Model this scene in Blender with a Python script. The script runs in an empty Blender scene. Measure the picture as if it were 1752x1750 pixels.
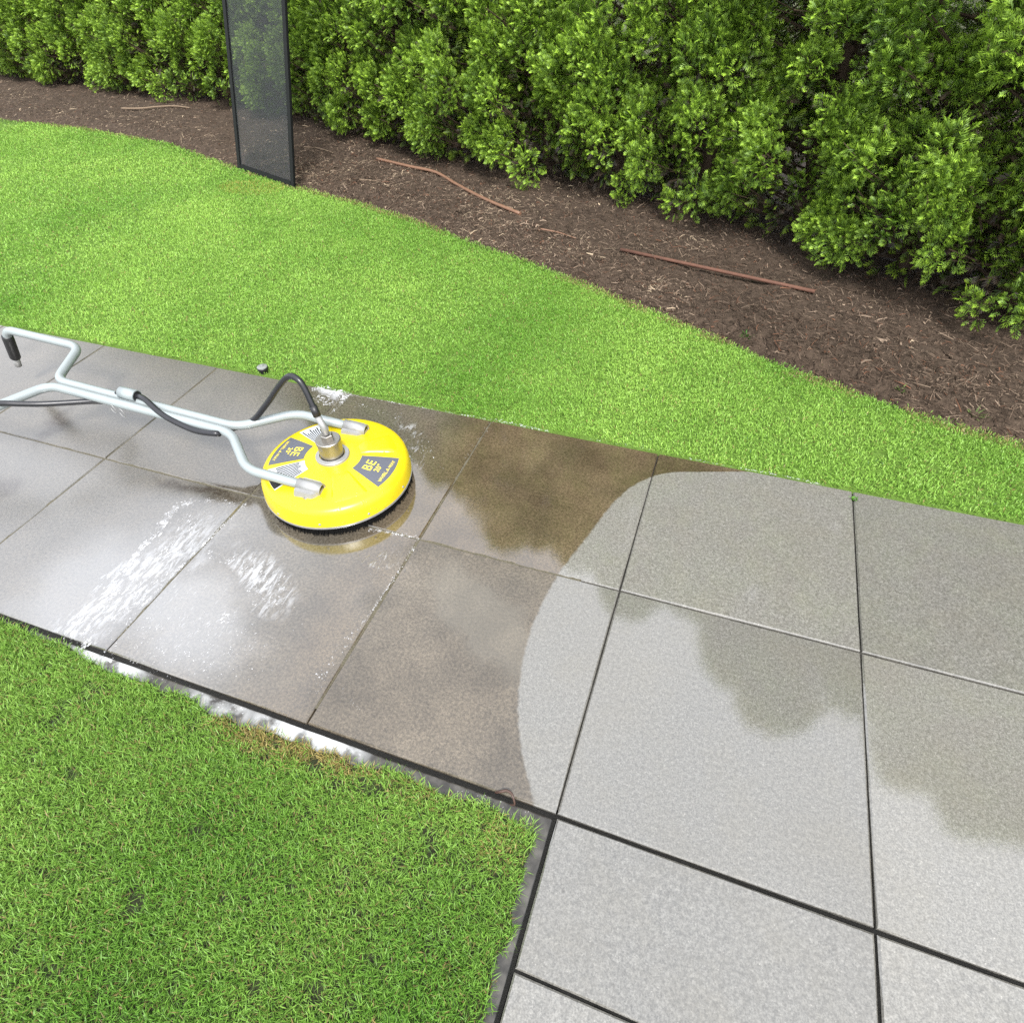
import bpy, bmesh, math, random
import numpy as np
from mathutils import Vector, Matrix

rng = np.random.default_rng(7)
random.seed(7)
scene = bpy.context.scene
col = scene.collection

# ------------------------------------------------------------------ camera
RC = np.array([[0.9423604361804729, 0.33348471790591805, -0.02729013090769504],
               [0.22023439969736908, -0.679600156157234, -0.699743122110537],
               [-0.2519000149100597, 0.6534000081682527, -0.7138731062409049]])
CAM = np.array([1.9218995, -1.0378402, 1.3457623])
FPX = 1034.4929                       # focal length in photo pixels (photo 1752 wide)
cam_data = bpy.data.cameras.new("camera")
cam_data.sensor_width = 36.0
cam_data.lens = 36.0 * FPX / 1752.0
cam_data.clip_start = 0.05
cam_data.clip_end = 600.0
cam = bpy.data.objects.new("camera", cam_data)
col.objects.link(cam)
m = Matrix.Identity(4)
for i in range(3):
    m[i][0] = RC[0][i]; m[i][1] = -RC[1][i]; m[i][2] = -RC[2][i]; m[i][3] = CAM[i]
cam.matrix_world = m
scene.camera = cam

# ------------------------------------------------------------------ sky, sun, exposure
SUN_EL, SUN_AZ = math.radians(54), math.radians(150)     # azimuth from +Y, clockwise
world = bpy.data.worlds.new("World"); scene.world = world
world.use_nodes = True
wn = world.node_tree; wn.nodes.clear()
sky = wn.nodes.new("ShaderNodeTexSky"); sky.sky_type = 'NISHITA'
sky.sun_disc = False; sky.sun_elevation = SUN_EL; sky.sun_rotation = SUN_AZ
sky.air_density = 1.0; sky.dust_density = 2.5
wtc = wn.nodes.new("ShaderNodeTexCoord")
wno = wn.nodes.new("ShaderNodeTexNoise"); wno.inputs["Scale"].default_value = 1.7
wno.inputs["Detail"].default_value = 5.0
wn.links.new(wtc.outputs["Generated"], wno.inputs["Vector"])
wra = wn.nodes.new("ShaderNodeValToRGB")
wra.color_ramp.elements[0].position = 0.32; wra.color_ramp.elements[0].color = (10.0, 10.6, 11.8, 1)
wra.color_ramp.elements[1].position = 0.68; wra.color_ramp.elements[1].color = (13.6, 13.7, 14.0, 1)
wn.links.new(wno.outputs["Fac"], wra.inputs["Fac"])
wmx = wn.nodes.new("ShaderNodeMix"); wmx.data_type = 'RGBA'
wmx.inputs["Factor"].default_value = 0.85               # cloud cover over the clear sky
wn.links.new(sky.outputs["Color"], wmx.inputs["A"])
wn.links.new(wra.outputs["Color"], wmx.inputs["B"])
wbg = wn.nodes.new("ShaderNodeBackground"); wbg.inputs["Strength"].default_value = 0.082
wn.links.new(wmx.outputs["Result"], wbg.inputs["Color"])
wou = wn.nodes.new("ShaderNodeOutputWorld")
wn.links.new(wbg.outputs["Background"], wou.inputs["Surface"])

sd_ = bpy.data.lights.new("sun", 'SUN'); sd_.energy = 3.0; sd_.angle = math.radians(14)
sd_.color = (1.0, 0.975, 0.94)
sun = bpy.data.objects.new("sun", sd_); col.objects.link(sun)
to_sun = Vector((math.sin(SUN_AZ) * math.cos(SUN_EL), math.cos(SUN_AZ) * math.cos(SUN_EL), math.sin(SUN_EL)))
sun.rotation_euler = to_sun.to_track_quat('Z', 'Y').to_euler()
sun.location = (0, 0, 8)

vs = scene.view_settings
vs.view_transform = 'Standard'; vs.look = 'None'; vs.exposure = 1.24; vs.gamma = 1.0
vs.use_curve_mapping = False
scene.cycles.use_denoising = False
scene.cycles.max_bounces = 8
scene.cycles.transparent_max_bounces = 12

# ------------------------------------------------------------------ helpers: pixels and meshes
def ray(u, v):
    return RC.T @ np.array([(u - 876) / FPX, (v - 875) / FPX, 1.0])

def gnd(u, v, z=0.0):
    d = ray(u, v); return CAM + (z - CAM[2]) / d[2] * d

def hit(u, v, P, n):
    d = ray(u, v); return CAM + ((np.asarray(P) - CAM) @ n) / (d @ n) * d

def mesh_np(name, verts, faces, colors=None, smooth=False):
    """verts (N,3); faces (M,k) all of one size; colors (N,3) per vertex."""
    verts = np.asarray(verts, dtype=np.float32); faces = np.asarray(faces, dtype=np.int32)
    me = bpy.data.meshes.new(name)
    me.vertices.add(len(verts)); me.vertices.foreach_set("co", verts.ravel())
    k = faces.shape[1]
    me.loops.add(faces.size); me.loops.foreach_set("vertex_index", faces.ravel())
    me.polygons.add(len(faces))
    me.polygons.foreach_set("loop_start", np.arange(0, faces.size, k, dtype=np.int32))
    if smooth:
        me.polygons.foreach_set("use_smooth", np.ones(len(faces), dtype=bool))
    me.update(calc_edges=True)
    if colors is not None:
        a = me.color_attributes.new("tint", 'FLOAT_COLOR', 'POINT')
        c4 = np.ones((len(verts), 4), dtype=np.float32); c4[:, :3] = colors
        a.data.foreach_set("color", c4.ravel())
    me.validate()
    return me

def link(name, me, mat=None, parent=None, loc=None):
    o = bpy.data.objects.new(name, me); col.objects.link(o)
    if mat is not None and len(me.materials) == 0: me.materials.append(mat)
    if parent is not None: o.parent = parent
    if loc is not None: o.location = loc
    return o

def empty(name, loc=(0, 0, 0)):
    o = bpy.data.objects.new(name, None); col.objects.link(o)
    o.location = loc; o.empty_display_size = 0.1
    return o

def tag(o, label=None, cat=None, group=None, kind=None):
    if label: o["label"] = label
    if cat: o["category"] = cat
    if group: o["group"] = group
    if kind: o["kind"] = kind
    return o

def bm_mesh(name, bm, smooth=False):
    me = bpy.data.meshes.new(name)
    bmesh.ops.recalc_face_normals(bm, faces=bm.faces)
    if smooth:
        for f in bm.faces: f.smooth = True
    bm.to_mesh(me); bm.free(); return me

def lathe(name, prof, n=64, smooth=True, center=(0, 0)):
    """prof list of (r, z); closed where r = 0."""
    V = []; Fq = []
    for r, z in prof:
        for i in range(n):
            a = 2 * math.pi * i / n
            V.append((center[0] + r * math.cos(a), center[1] + r * math.sin(a), z))
    for j in range(len(prof) - 1):
        for i in range(n):
            i2 = (i + 1) % n
            Fq.append((j * n + i, j * n + i2, (j + 1) * n + i2, (j + 1) * n + i))
    me = bpy.data.meshes.new(name); me.from_pydata(V, [], Fq)
    if smooth:
        for p_ in me.polygons: p_.use_smooth = True
        me.set_sharp_from_angle(angle=math.radians(38))
    return me

def fillet(pts, r, n=8):
    pts = [np.asarray(p_, float) for p_ in pts]; out = [pts[0]]
    for a, b, c in zip(pts[:-2], pts[1:-1], pts[2:]):
        u = a - b; w = c - b; lu, lw = np.linalg.norm(u), np.linalg.norm(w)
        d = min(r, lu * 0.48, lw * 0.48)
        p0 = b + u / lu * d; p1 = b + w / lw * d
        for i in range(n + 1):
            t = i / n; out.append((1 - t) ** 2 * p0 + 2 * t * (1 - t) * b + t * t * p1)
    out.append(pts[-1]); return out

def catmull(pts, n=10):
    P = [np.asarray(p_, float) for p_ in pts]; P = [2 * P[0] - P[1]] + P + [2 * P[-1] - P[-2]]
    out = []
    for i in range(1, len(P) - 2):
        p0, p1, p2, p3 = P[i - 1], P[i], P[i + 1], P[i + 2]
        for k in range(n):
            t = k / n
            out.append(0.5 * ((2 * p1) + (-p0 + p2) * t + (2 * p0 - 5 * p1 + 4 * p2 - p3) * t * t + (-p0 + 3 * p1 - 3 * p2 + p3) * t ** 3))
    out.append(P[-2]); return out

def tube(name, path, r, n=16, caps=True, smooth=True):
    path = [np.asarray(p_, float) for p_ in path]; N = len(path)
    rad = r if hasattr(r, '__len__') else [r] * N
    V = []; Fq = []
    t0 = path[1] - path[0]; t0 /= np.linalg.norm(t0)
    ref = np.array([0, 0, 1.0]) if abs(t0[2]) < 0.9 else np.array([1.0, 0, 0])
    nrm = np.cross(t0, ref); nrm /= np.linalg.norm(nrm)
    for i in range(N):
        t = path[min(i + 1, N - 1)] - path[max(i - 1, 0)]; t /= np.linalg.norm(t)
        nrm = nrm - t * (nrm @ t); nrm /= np.linalg.norm(nrm); bn = np.cross(t, nrm)
        for k in range(n):
            a = 2 * math.pi * k / n
            V.append(path[i] + rad[i] * (math.cos(a) * nrm + math.sin(a) * bn))
    for i in range(N - 1):
        for k in range(n):
            k2 = (k + 1) % n
            Fq.append((i * n + k, i * n + k2, (i + 1) * n + k2, (i + 1) * n + k))
    if caps:
        Fq.append(tuple(range(n - 1, -1, -1))); Fq.append(tuple(range((N - 1) * n, N * n)))
    me = bpy.data.meshes.new(name); me.from_pydata([tuple(v) for v in V], [], Fq)
    if smooth:
        for p_ in me.polygons: p_.use_smooth = len(p_.vertices) == 4
    return me

_g = rng.random((256, 256))
def vnoise(x, y, s):
    """smooth value noise 0..1, s = cells per metre"""
    x = np.asarray(x) * s + 101.3; y = np.asarray(y) * s + 57.7
    xi = np.floor(x).astype(int); yi = np.floor(y).astype(int); fx = x - xi; fy = y - yi
    fx = fx * fx * (3 - 2 * fx); fy = fy * fy * (3 - 2 * fy)
    g = lambda a, b: _g[a % 256, b % 256]
    return (g(xi, yi) * (1 - fx) + g(xi + 1, yi) * fx) * (1 - fy) + (g(xi, yi + 1) * (1 - fx) + g(xi + 1, yi + 1) * fx) * fy

# ------------------------------------------------------------------ helpers: materials
class NT:
    def __init__(self, name):
        self.mat = bpy.data.materials.new(name); self.mat.use_nodes = True
        self.t = self.mat.node_tree; self.t.nodes.clear()
        self.out = self.t.nodes.new("ShaderNodeOutputMaterial")
    def n(self, kind, **kw):
        nd = self.t.nodes.new("ShaderNode" + kind)
        for k, v in kw.items():
            if k in nd.inputs: self.put(nd.inputs[k], v)
            else: setattr(nd, k, v)
        return nd
    def put(self, sock, v):
        if isinstance(v, bpy.types.NodeSocket): self.t.links.new(v, sock)
        else: sock.default_value = v
    def math(self, op, a, b=0.0, c=None, clamp=False):
        nd = self.n("Math", operation=op, use_clamp=clamp)
        self.put(nd.inputs[0], a); self.put(nd.inputs[1], b)
        if c is not None: self.put(nd.inputs[2], c)
        return nd.outputs[0]
    def sstep(self, x, lo, hi):
        nd = self.n("MapRange", interpolation_type='SMOOTHSTEP')
        self.put(nd.inputs["Value"], x); nd.inputs["From Min"].default_value = lo; nd.inputs["From Max"].default_value = hi
        return nd.outputs[0]
    def mix(self, f, a, b):
        nd = self.n("Mix", data_type='RGBA'); nd.clamp_factor = True
        self.put(nd.inputs["Factor"], f)
        for s, v in (("A", a), ("B", b)):
            if isinstance(v, tuple) and len(v) == 3: v = (*v, 1)
            self.put(nd.inputs[s], v)
        return nd.outputs["Result"]
    def mixf(self, f, a, b):
        nd = self.n("Mix", data_type='FLOAT'); self.put(nd.inputs["Factor"], f)
        self.put(nd.inputs["A"], a); self.put(nd.inputs["B"], b); return nd.outputs["Result"]
    def noise(self, vec, scale, detail=3.0, rough=0.5, dist=0.0):
        nd = self.n("TexNoise"); self.put(nd.inputs["Vector"], vec); nd.inputs["Scale"].default_value = scale
        nd.inputs["Detail"].default_value = detail; nd.inputs["Roughness"].default_value = rough
        nd.inputs["Distortion"].default_value = dist; return nd.outputs["Fac"]
    def pos(self):
        return self.n("NewGeometry").outputs["Position"]
    def bsdf(self, **kw):
        nd = self.n("BsdfPrincipled")
        for k, v in kw.items():
            k = {'base': 'Base Color', 'rough': 'Roughness', 'metal': 'Metallic', 'ior': 'IOR', 'spec': 'Specular IOR Level',
                 'normal': 'Normal', 'coat': 'Coat Weight', 'coat_rough': 'Coat Roughness', 'coat_normal': 'Coat Normal', 'sheen': 'Sheen Weight'}[k]
            if isinstance(v, tuple) and len(v) == 3: v = (*v, 1)
            self.put(nd.inputs[k], v)
        return nd
    def bump(self, h, strength=0.2, dist=0.002):
        nd = self.n("Bump"); nd.inputs["Strength"].default_value = strength; nd.inputs["Distance"].default_value = dist
        self.put(nd.inputs["Height"], h); return nd.outputs["Normal"]
    def surf(self, s):
        self.t.links.new(s.outputs[0] if hasattr(s, "outputs") else s, self.out.inputs["Surface"]); return self.mat

def simple(name, base, rough=0.5, metal=0.0, vary=0.12, scale=40.0, bump=0.0, spec=0.5, coat=0.0):
    N = NT(name); P = N.n("TexCoord").outputs["Object"]
    f = N.noise(P, scale, 4.0, 0.6)
    lo = tuple(c * (1 - vary) for c in base); hi = tuple(min(1, c * (1 + vary)) for c in base)
    kw = {}
    if bump: kw['normal'] = N.bump(f, bump, 0.001)
    r = N.mixf(f, max(0.02, rough - 0.08), min(1, rough + 0.08))
    return N.surf(N.bsdf(base=N.mix(f, lo, hi), rough=r, metal=metal, spec=spec, coat=coat, **kw))

# ------------------------------------------------------------------ materials
def mat_paver():
    N = NT("paver_concrete"); P = N.pos()
    sep = N.n("SeparateXYZ", Vector=P); X, Y = sep.outputs[0], sep.outputs[1]
    # cleaning front: x of the edge as a function of y, from the sweep marks on the slabs
    pts = [(-0.64, 1.79), (-0.612, 1.783), (-0.549, 1.743), (-0.479, 1.705), (-0.37, 1.665), (-0.257, 1.645), (-0.145, 1.64), (-0.062, 1.647),
           (0.031, 1.662), (0.146, 1.692), (0.256, 1.719), (0.36, 1.75), (0.458, 1.806), (0.515, 1.872), (0.556, 1.979), (0.612, 2.15), (0.66, 2.3)]
    cv = N.n("FloatCurve"); c = cv.mapping.curves[0]
    yn = lambda y: (y + 0.7) / 1.4
    xn = lambda x: x - 1.5
    c.points[0].location = (0.0, xn(1.80)); c.points[1].location = (1.0, xn(2.45))
    for y, x in pts: c.points.new(yn(y), xn(x))
    cv.mapping.update()
    N.put(cv.inputs["Value"], N.math('MULTIPLY_ADD', Y, 1 / 1.4, 0.5))
    xb = N.math('ADD', cv.outputs[0], 1.5)
    jit = N.math('MULTIPLY', N.math('SUBTRACT', N.noise(P, 45.0, 3.0), 0.5), 0.014)
    d = N.math('ADD', N.math('SUBTRACT', xb, X), jit)           # > 0 on the soaked side
    lowpatio = N.sstep(Y, -0.612, -0.620)
    wet = N.math('MULTIPLY', N.sstep(d, -0.004, 0.006), N.math('SUBTRACT', 1.0, lowpatio))
    # grains
    g1 = N.sstep(N.noise(P, 300.0, 2.0, 0.75), 0.25, 0.75); g2 = N.noise(P, 95.0, 3.0, 0.65); g3 = N.noise(P, 9.0, 5.0, 0.6); g4 = N.noise(P, 2.3, 3.0, 0.5)
    vor = N.n("TexVoronoi", Scale=150.0); N.put(vor.inputs["Vector"], P)
    agg = N.math('MULTIPLY', N.sstep(vor.outputs["Distance"], 0.22, 0.10), N.sstep(N.noise(P, 70.0, 1.0), 0.55, 0.66))
    dry = N.mix(g1, (0.105, 0.101, 0.089), (0.245, 0.237, 0.214))
    dry = N.mix(N.math('MULTIPLY', N.sstep(g2, 0.35, 0.7), 0.45), dry, (0.125, 0.118, 0.102))
    dry = N.mix(N.math('MULTIPLY', agg, 0.55), dry, (0.42, 0.40, 0.36))
    dry = N.mix(N.math('MULTIPLY', N.sstep(g3, 0.4, 0.75), 0.25), dry, (0.175, 0.160, 0.122))
    rnd = N.n("ObjectInfo").outputs["Random"]
    spk = N.math('MULTIPLY', N.sstep(N.noise(P, 55.0, 2.0, 0.6), 0.70, 0.78), 0.6)
    dry = N.mix(spk, dry, (0.075, 0.068, 0.055))
    dry = N.mix(N.math('MULTIPLY', N.sstep(g4, 0.45, 0.75), 0.22), dry, (0.135, 0.122, 0.095))
    dirt = N.mix(g1, (0.050, 0.036, 0.020), (0.128, 0.096, 0.058))
    dirt = N.mix(N.math('MULTIPLY', N.sstep(g3, 0.35, 0.70), 0.7), dirt, (0.050, 0.034, 0.018))
    dirt = N.mix(N.math('MULTIPLY', N.sstep(g4, 0.5, 0.8), 0.4), dirt, (0.118, 0.105, 0.082))
    dirt = N.mix(N.math('MULTIPLY', agg, 0.25), dirt, (0.25, 0.22, 0.17))
    wn_ = N.n("TexNoise"); wn_.inputs["Scale"].default_value = 9.0; wn_.inputs["Detail"].default_value = 4.0; N.put(wn_.inputs["Vector"], P)
    wv_ = N.n("VectorMath", operation='MULTIPLY_ADD'); N.put(wv_.inputs[0], wn_.outputs["Color"]); wv_.inputs[1].default_value = (0.16, 0.16, 0); N.put(wv_.inputs[2], P)
    wp = N.n("VectorMath", operation='SUBTRACT'); N.put(wp.inputs[0], wv_.outputs[0]); wp.inputs[1].default_value = (0.08, 0.08, 0)
    def ell(cx, cy, rx, ry, ang):
        mp = N.n("Mapping", vector_type='TEXTURE'); N.put(mp.inputs["Vector"], wp.outputs[0])
        mp.inputs["Location"].default_value = (cx, cy, 0); mp.inputs["Rotation"].default_value = (0, 0, ang); mp.inputs["Scale"].default_value = (rx, ry, 1)
        ln = N.n("VectorMath", operation='LENGTH'); N.put(ln.inputs[0], mp.outputs[0])
        return N.sstep(ln.outputs["Value"], 1.0, 0.25)
    rust = N.math('MULTIPLY', N.sstep(Y, -0.01, 0.01), N.sstep(X, 0.9, 1.15))
    dirt = N.mix(N.math('MULTIPLY', rust, 0.6), dirt, N.mix(N.math('MULTIPLY', N.math('ADD', g1, g3), 0.5), (0.046, 0.033, 0.018), (0.132, 0.100, 0.062)))
    damp = N.math('MULTIPLY', N.sstep(N.math('ADD', X, N.math('MULTIPLY', N.math('SUBTRACT', g3, 0.5), 0.25)), 1.14, 1.26), N.sstep(Y, 0.004, -0.008))
    dirt = N.mix(N.math('MULTIPLY', damp, N.mixf(g4, 0.35, 0.75)), dirt, N.mix(g1, (0.100, 0.085, 0.064), (0.180, 0.158, 0.126)))
    grit = N.sstep(N.noise(P, 130.0, 3.0, 0.7), 0.30, 0.70)
    gm = N.n("VectorMath", operation='SCALE'); N.put(gm.inputs[0], dirt); N.put(gm.inputs["Scale"], N.math('MULTIPLY', N.mixf(grit, 0.66, 1.34), N.mixf(N.sstep(N.noise(P, 5.0, 6.0, 0.65), 0.32, 0.68), 0.72, 1.22))); dirt = gm.outputs[0]
    gd = N.n("VectorMath", operation='SCALE'); N.put(gd.inputs[0], dry); N.put(gd.inputs["Scale"], N.mixf(grit, 0.80, 1.18)); dry = gd.outputs[0]
    gl = N.math('MULTIPLY', N.sstep(X, 1.25, 0.9), 0.55)
    dirt = N.mix(gl, dirt, N.mix(grit, (0.060, 0.057, 0.048), (0.148, 0.142, 0.124)))
    # already rinsed sweep beside the front, and dark brown patches
    rins = N.math('MULTIPLY', ell(1.50, -0.20, 0.34, 0.11, math.radians(-38)), N.sstep(g3, 0.1, 0.5))
    rins = N.sstep(rins, 0.0, 0.7)
    dirt = N.mix(N.math('MULTIPLY', rins, 0.40), dirt, (0.165, 0.150, 0.120))
    st = N.math('MAXIMUM', N.math('MAXIMUM', ell(*gnd(100, 722)[:2], 0.05, 0.16, math.radians(20)), ell(*gnd(0, 838)[:2], 0.10, 0.07, 0)), ell(*gnd(330, 835)[:2], 0.22, 0.03, 0.0))
    dirt = N.mix(N.math('MULTIPLY', N.math('MULTIPLY', st, N.sstep(g2, 0.25, 0.6)), 0.9), dirt, (0.030, 0.018, 0.008))
    # white soap streaks, with sky glare painted in as well
    mps = N.n("Mapping"); N.put(mps.inputs["Vector"], P); mps.inputs["Rotation"].default_value = (0, 0, math.radians(-12)); mps.inputs["Scale"].default_value = (1.0, 0.28, 1.0)
    sn = N.noise(mps.outputs[0], 70.0, 4.0, 0.65, 0.6)
    bd = N.n("TexVoronoi", Scale=85.0); N.put(bd.inputs["Vector"], mps.outputs[0])
    f1 = ell(*gnd(225, 1000)[:2], 0.15, 0.38, math.radians(-14))
    f2 = ell(*gnd(330, 1060)[:2], 0.30, 0.20, math.radians(-20))
    f3 = ell(*gnd(440, 990)[:2], 0.22, 0.075, math.radians(-28))
    f4 = ell(*gnd(572, 672)[:2], 0.10, 0.055, 0.0)
    f5 = ell(*gnd(700, 745)[:2], 0.20, 0.045, math.radians(-52))
    f6 = ell(*gnd(650, 960)[:2], 0.10, 0.05, 0.3)
    soft_glare = N.math('MULTIPLY', N.math('MAXIMUM', ell(*gnd(160, 1010)[:2], 0.30, 0.34, math.radians(-10)), f2), 0.34)  # broad pale zone, mostly sky reflection put into the colour
    film_glare = N.math('MAXIMUM', soft_glare, N.math('MULTIPLY', f1, N.sstep(sn, 0.36, 0.62)))
    film_glare = N.math('MAXIMUM', film_glare, N.math('MULTIPLY', N.math('MULTIPLY', f2, 0.55), N.sstep(bd.outputs["Distance"], 0.34, 0.10)))
    film_glare = N.math('MAXIMUM', film_glare, N.math('MULTIPLY', f3, N.sstep(sn, 0.42, 0.66)))
    film_glare = N.math('MAXIMUM', film_glare, N.math('MULTIPLY', f4, N.sstep(sn, 0.25, 0.5)))
    film_glare = N.math('MAXIMUM', film_glare, N.math('MULTIPLY', N.math('MULTIPLY', f5, 0.5), N.sstep(sn, 0.52, 0.68)))
    film_glare = N.math('MAXIMUM', film_glare, N.math('MULTIPLY', N.math('MULTIPLY', f6, 0.5), N.sstep(sn, 0.5, 0.66)))
    colr = N.mix(wet, dry, dirt)
    colr = N.mix(N.math('MULTIPLY', film_glare, 0.72), colr, (0.50, 0.51, 0.53))
    sc_ = N.n("VectorMath", operation='SCALE'); N.put(sc_.inputs[0], colr); N.put(sc_.inputs["Scale"], N.mixf(rnd, 0.70, 0.90)); colr = sc_.outputs[0]
    # gloss: standing water on the soaked side, a damp sheen on the other
    r_dry = N.mixf(N.sstep(g3, 0.3, 0.75), 0.018, 0.045)
    r_wet = N.mixf(N.sstep(g3, 0.35, 0.75), 0.035, 0.10)
    r_wet = N.math('ADD', r_wet, N.math('MULTIPLY', N.sstep(N.math('ADD', X, N.math('MULTIPLY', g3, 0.3)), 0.75, 0.35), 0.20))
    # damp rather than flooded: the swept slab between the front and the cleaner
    r_wet = N.math('ADD', r_wet, N.math('MULTIPLY', damp, 0.22))
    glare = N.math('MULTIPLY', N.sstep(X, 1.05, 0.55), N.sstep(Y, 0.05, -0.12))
    r_wet = N.math('ADD', r_wet, N.math('MULTIPLY', N.math('MULTIPLY', N.sstep(Y, 0.0, -0.01), N.sstep(X, 1.25, 1.0)), 0.05))
    rough = N.mixf(film_glare, N.mixf(wet, r_dry, r_wet), 0.30)
    h = N.math('ADD', N.math('MULTIPLY', g1, 0.6), N.math('MULTIPLY', g2, 0.6))
    nb = N.n("Bump"); nb.inputs["Distance"].default_value = 0.0012
    N.put(nb.inputs["Height"], h); N.put(nb.inputs["Strength"], N.mixf(wet, 0.018, 0.015))
    nb2 = N.n("Bump"); nb2.inputs["Distance"].default_value = 0.004; N.put(nb2.inputs["Height"], N.noise(P, 14.0, 2.0)); nb2.inputs["Strength"].default_value = 0.022
    N.put(nb2.inputs["Normal"], nb.outputs["Normal"])
    nb3 = N.n("Bump"); nb3.inputs["Distance"].default_value = 0.003; N.put(nb3.inputs["Height"], film_glare); nb3.inputs["Strength"].default_value = 0.5
    N.put(nb3.inputs["Normal"], nb2.outputs["Normal"])
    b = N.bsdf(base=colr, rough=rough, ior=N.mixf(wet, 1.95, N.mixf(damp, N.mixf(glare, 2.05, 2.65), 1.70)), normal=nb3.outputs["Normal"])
    return N.surf(b)

def mat_soil(name, a, b, c, scale=30.0, rough=0.9, spec=0.3):
    N = NT(name); P = N.pos()
    n1 = N.noise(P, scale, 6.0, 0.7); n2 = N.noise(P, scale * 5, 4.0, 0.7); n3 = N.noise(P, 2.0, 3.0)
    a, b, c = (tuple(v * 0.78 for v in q) for q in (a, b, c))
    k = N.mix(N.sstep(n1, 0.3, 0.7), a, b); k = N.mix(N.math('MULTIPLY', N.sstep(n2, 0.5, 0.75), 0.6), k, c)
    k = N.mix(N.math('MULTIPLY', n3, 0.35), k, a)
    return N.surf(N.bsdf(base=k, rough=rough, spec=spec, normal=N.bump(N.math('ADD', n1, n2), 0.8, 0.008)))

def mat_leafy(name, trans=0.3, rough=0.5, spec=0.35):
    N = NT(name); at = N.n("Attribute", attribute_name="tint").outputs["Color"]
    b = N.bsdf(base=at, rough=rough, spec=spec)
    t = N.n("BsdfTranslucent"); N.put(t.inputs["Color"], at)
    mx = N.n("MixShader"); mx.inputs[0].default_value = trans
    N.t.links.new(b.outputs[0], mx.inputs[1]); N.t.links.new(t.outputs[0], mx.inputs[2])
    return N.surf(mx)

def mat_tint(name, rough=0.85, spec=0.25):
    N = NT(name); at = N.n("Attribute", attribute_name="tint").outputs["Color"]
    return N.surf(N.bsdf(base=at, rough=rough, spec=spec))

M_PAVER = mat_paver()
M_BED = mat_soil("bed_soil", (0.036, 0.023, 0.014), (0.092, 0.063, 0.043), (0.18, 0.135, 0.095), 26.0)
M_LAWNSOIL = mat_soil("lawn_soil", (0.090, 0.160, 0.022), (0.140, 0.260, 0.036), (0.180, 0.290, 0.050), 40.0)
M_GROUND = mat_soil("ground_soil", (0.050, 0.052, 0.022), (0.070, 0.080, 0.030), (0.090, 0.085, 0.045), 6.0)
M_BASE = mat_soil("bedding_soil", (0.010, 0.009, 0.007), (0.020, 0.018, 0.014), (0.035, 0.030, 0.022), 60.0, 0.7)
M_SAND = mat_soil("joint_grit", (0.120, 0.108, 0.070), (0.200, 0.180, 0.125), (0.30, 0.28, 0.23), 140.0, 0.6)
M_DARKJOINT = mat_soil("joint_silt", (0.030, 0.028, 0.024), (0.075, 0.070, 0.060), (0.20, 0.19, 0.165), 120.0, 0.6)
M_GRASS = mat_leafy("grass_blades", 0.35, 0.45, 0.30)
M_LEAF = mat_leafy("conifer_sprays", 0.15, 0.5, 0.35)
M_LITTER = mat_tint("litter")
M_BARK = simple("bark", (0.075, 0.052, 0.036), 0.9, 0, 0.4, 60.0, 0.6, 0.2)
def mat_foam():
    N = NT("foam_white"); P = N.pos()
    b = N.bsdf(base=N.mix(N.noise(P, 60.0, 2.0), (0.55, 0.56, 0.58), (0.70, 0.70, 0.71)), rough=0.3)
    t = N.n("BsdfTransparent"); mx = N.n("MixShader"); N.put(mx.inputs[0], N.mixf(N.sstep(N.noise(P, 30.0, 3.0), 0.4, 0.7), 0.06, 0.55))
    N.t.links.new(t.outputs[0], mx.inputs[1]); N.t.links.new(b.outputs[0], mx.inputs[2]); return N.surf(mx)
M_FOAM = mat_foam()

# ------------------------------------------------------------------ setting: ground, bed, lawn
bed_pts = np.array([(-14, 3.75), (-9, 3.7), (-6.2, 3.64), (-4.875, 3.60), (-4.157, 3.57), (-3.359, 3.47), (-2.6, 3.30), (-1.69, 2.925), (-0.991, 2.67), (-0.488, 2.52), (-0.002, 2.37),
                    (0.32, 2.208), (0.743, 2.031), (1.116, 1.865), (1.457, 1.69), (1.75, 1.56), (1.964, 1.454), (2.138, 1.335), (2.337, 1.255),
                    (2.5, 1.172), (2.655, 1.130), (2.8, 1.095), (2.992, 1.045), (3.6, 0.93), (4.6, 0.86), (8, 0.84)])
def bed_y(x):
    return np.interp(x, bed_pts[:, 0], bed_pts[:, 1]) + (vnoise(x, x * 0 + 3, 6.0) - 0.5) * 0.035

def lawn_near_y(x):            # far edge of the near lawn (towards the path)
    e = np.array([(-6, -0.632), (0.2, -0.632), (0.381, -0.632), (0.509, -0.636), (0.62, -0.650), (0.74, -0.655), (0.875, -0.655), (0.969, -0.662), (1.086, -0.667), (1.306, -0.660),
                  (1.505, -0.650), (1.642, -0.648), (1.748, -0.650), (1.86, -0.645)])
    return np.interp(x, e[:, 0], e[:, 1]) + (vnoise(x, x * 0 + 9, 24.0) - 0.5) * 0.020 + 0.007
def lawn_near_x(y):            # edge of the near lawn towards the patio slabs
    e = np.array([(-4, 1.792), (-1.2, 1.790), (-0.98, 1.794), (-0.93, 1.795), (-0.879, 1.792), (-0.84, 1.802), (-0.80, 1.796), (-0.765, 1.783), (-0.735, 1.789), (-0.69, 1.797), (-0.66, 1.800), (-0.63, 1.798)])
    return np.interp(y, e[:, 0], e[:, 1]) + (vnoise(y, y * 0 + 5, 34.0) - 0.5) * 0.024 + 0.005

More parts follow.
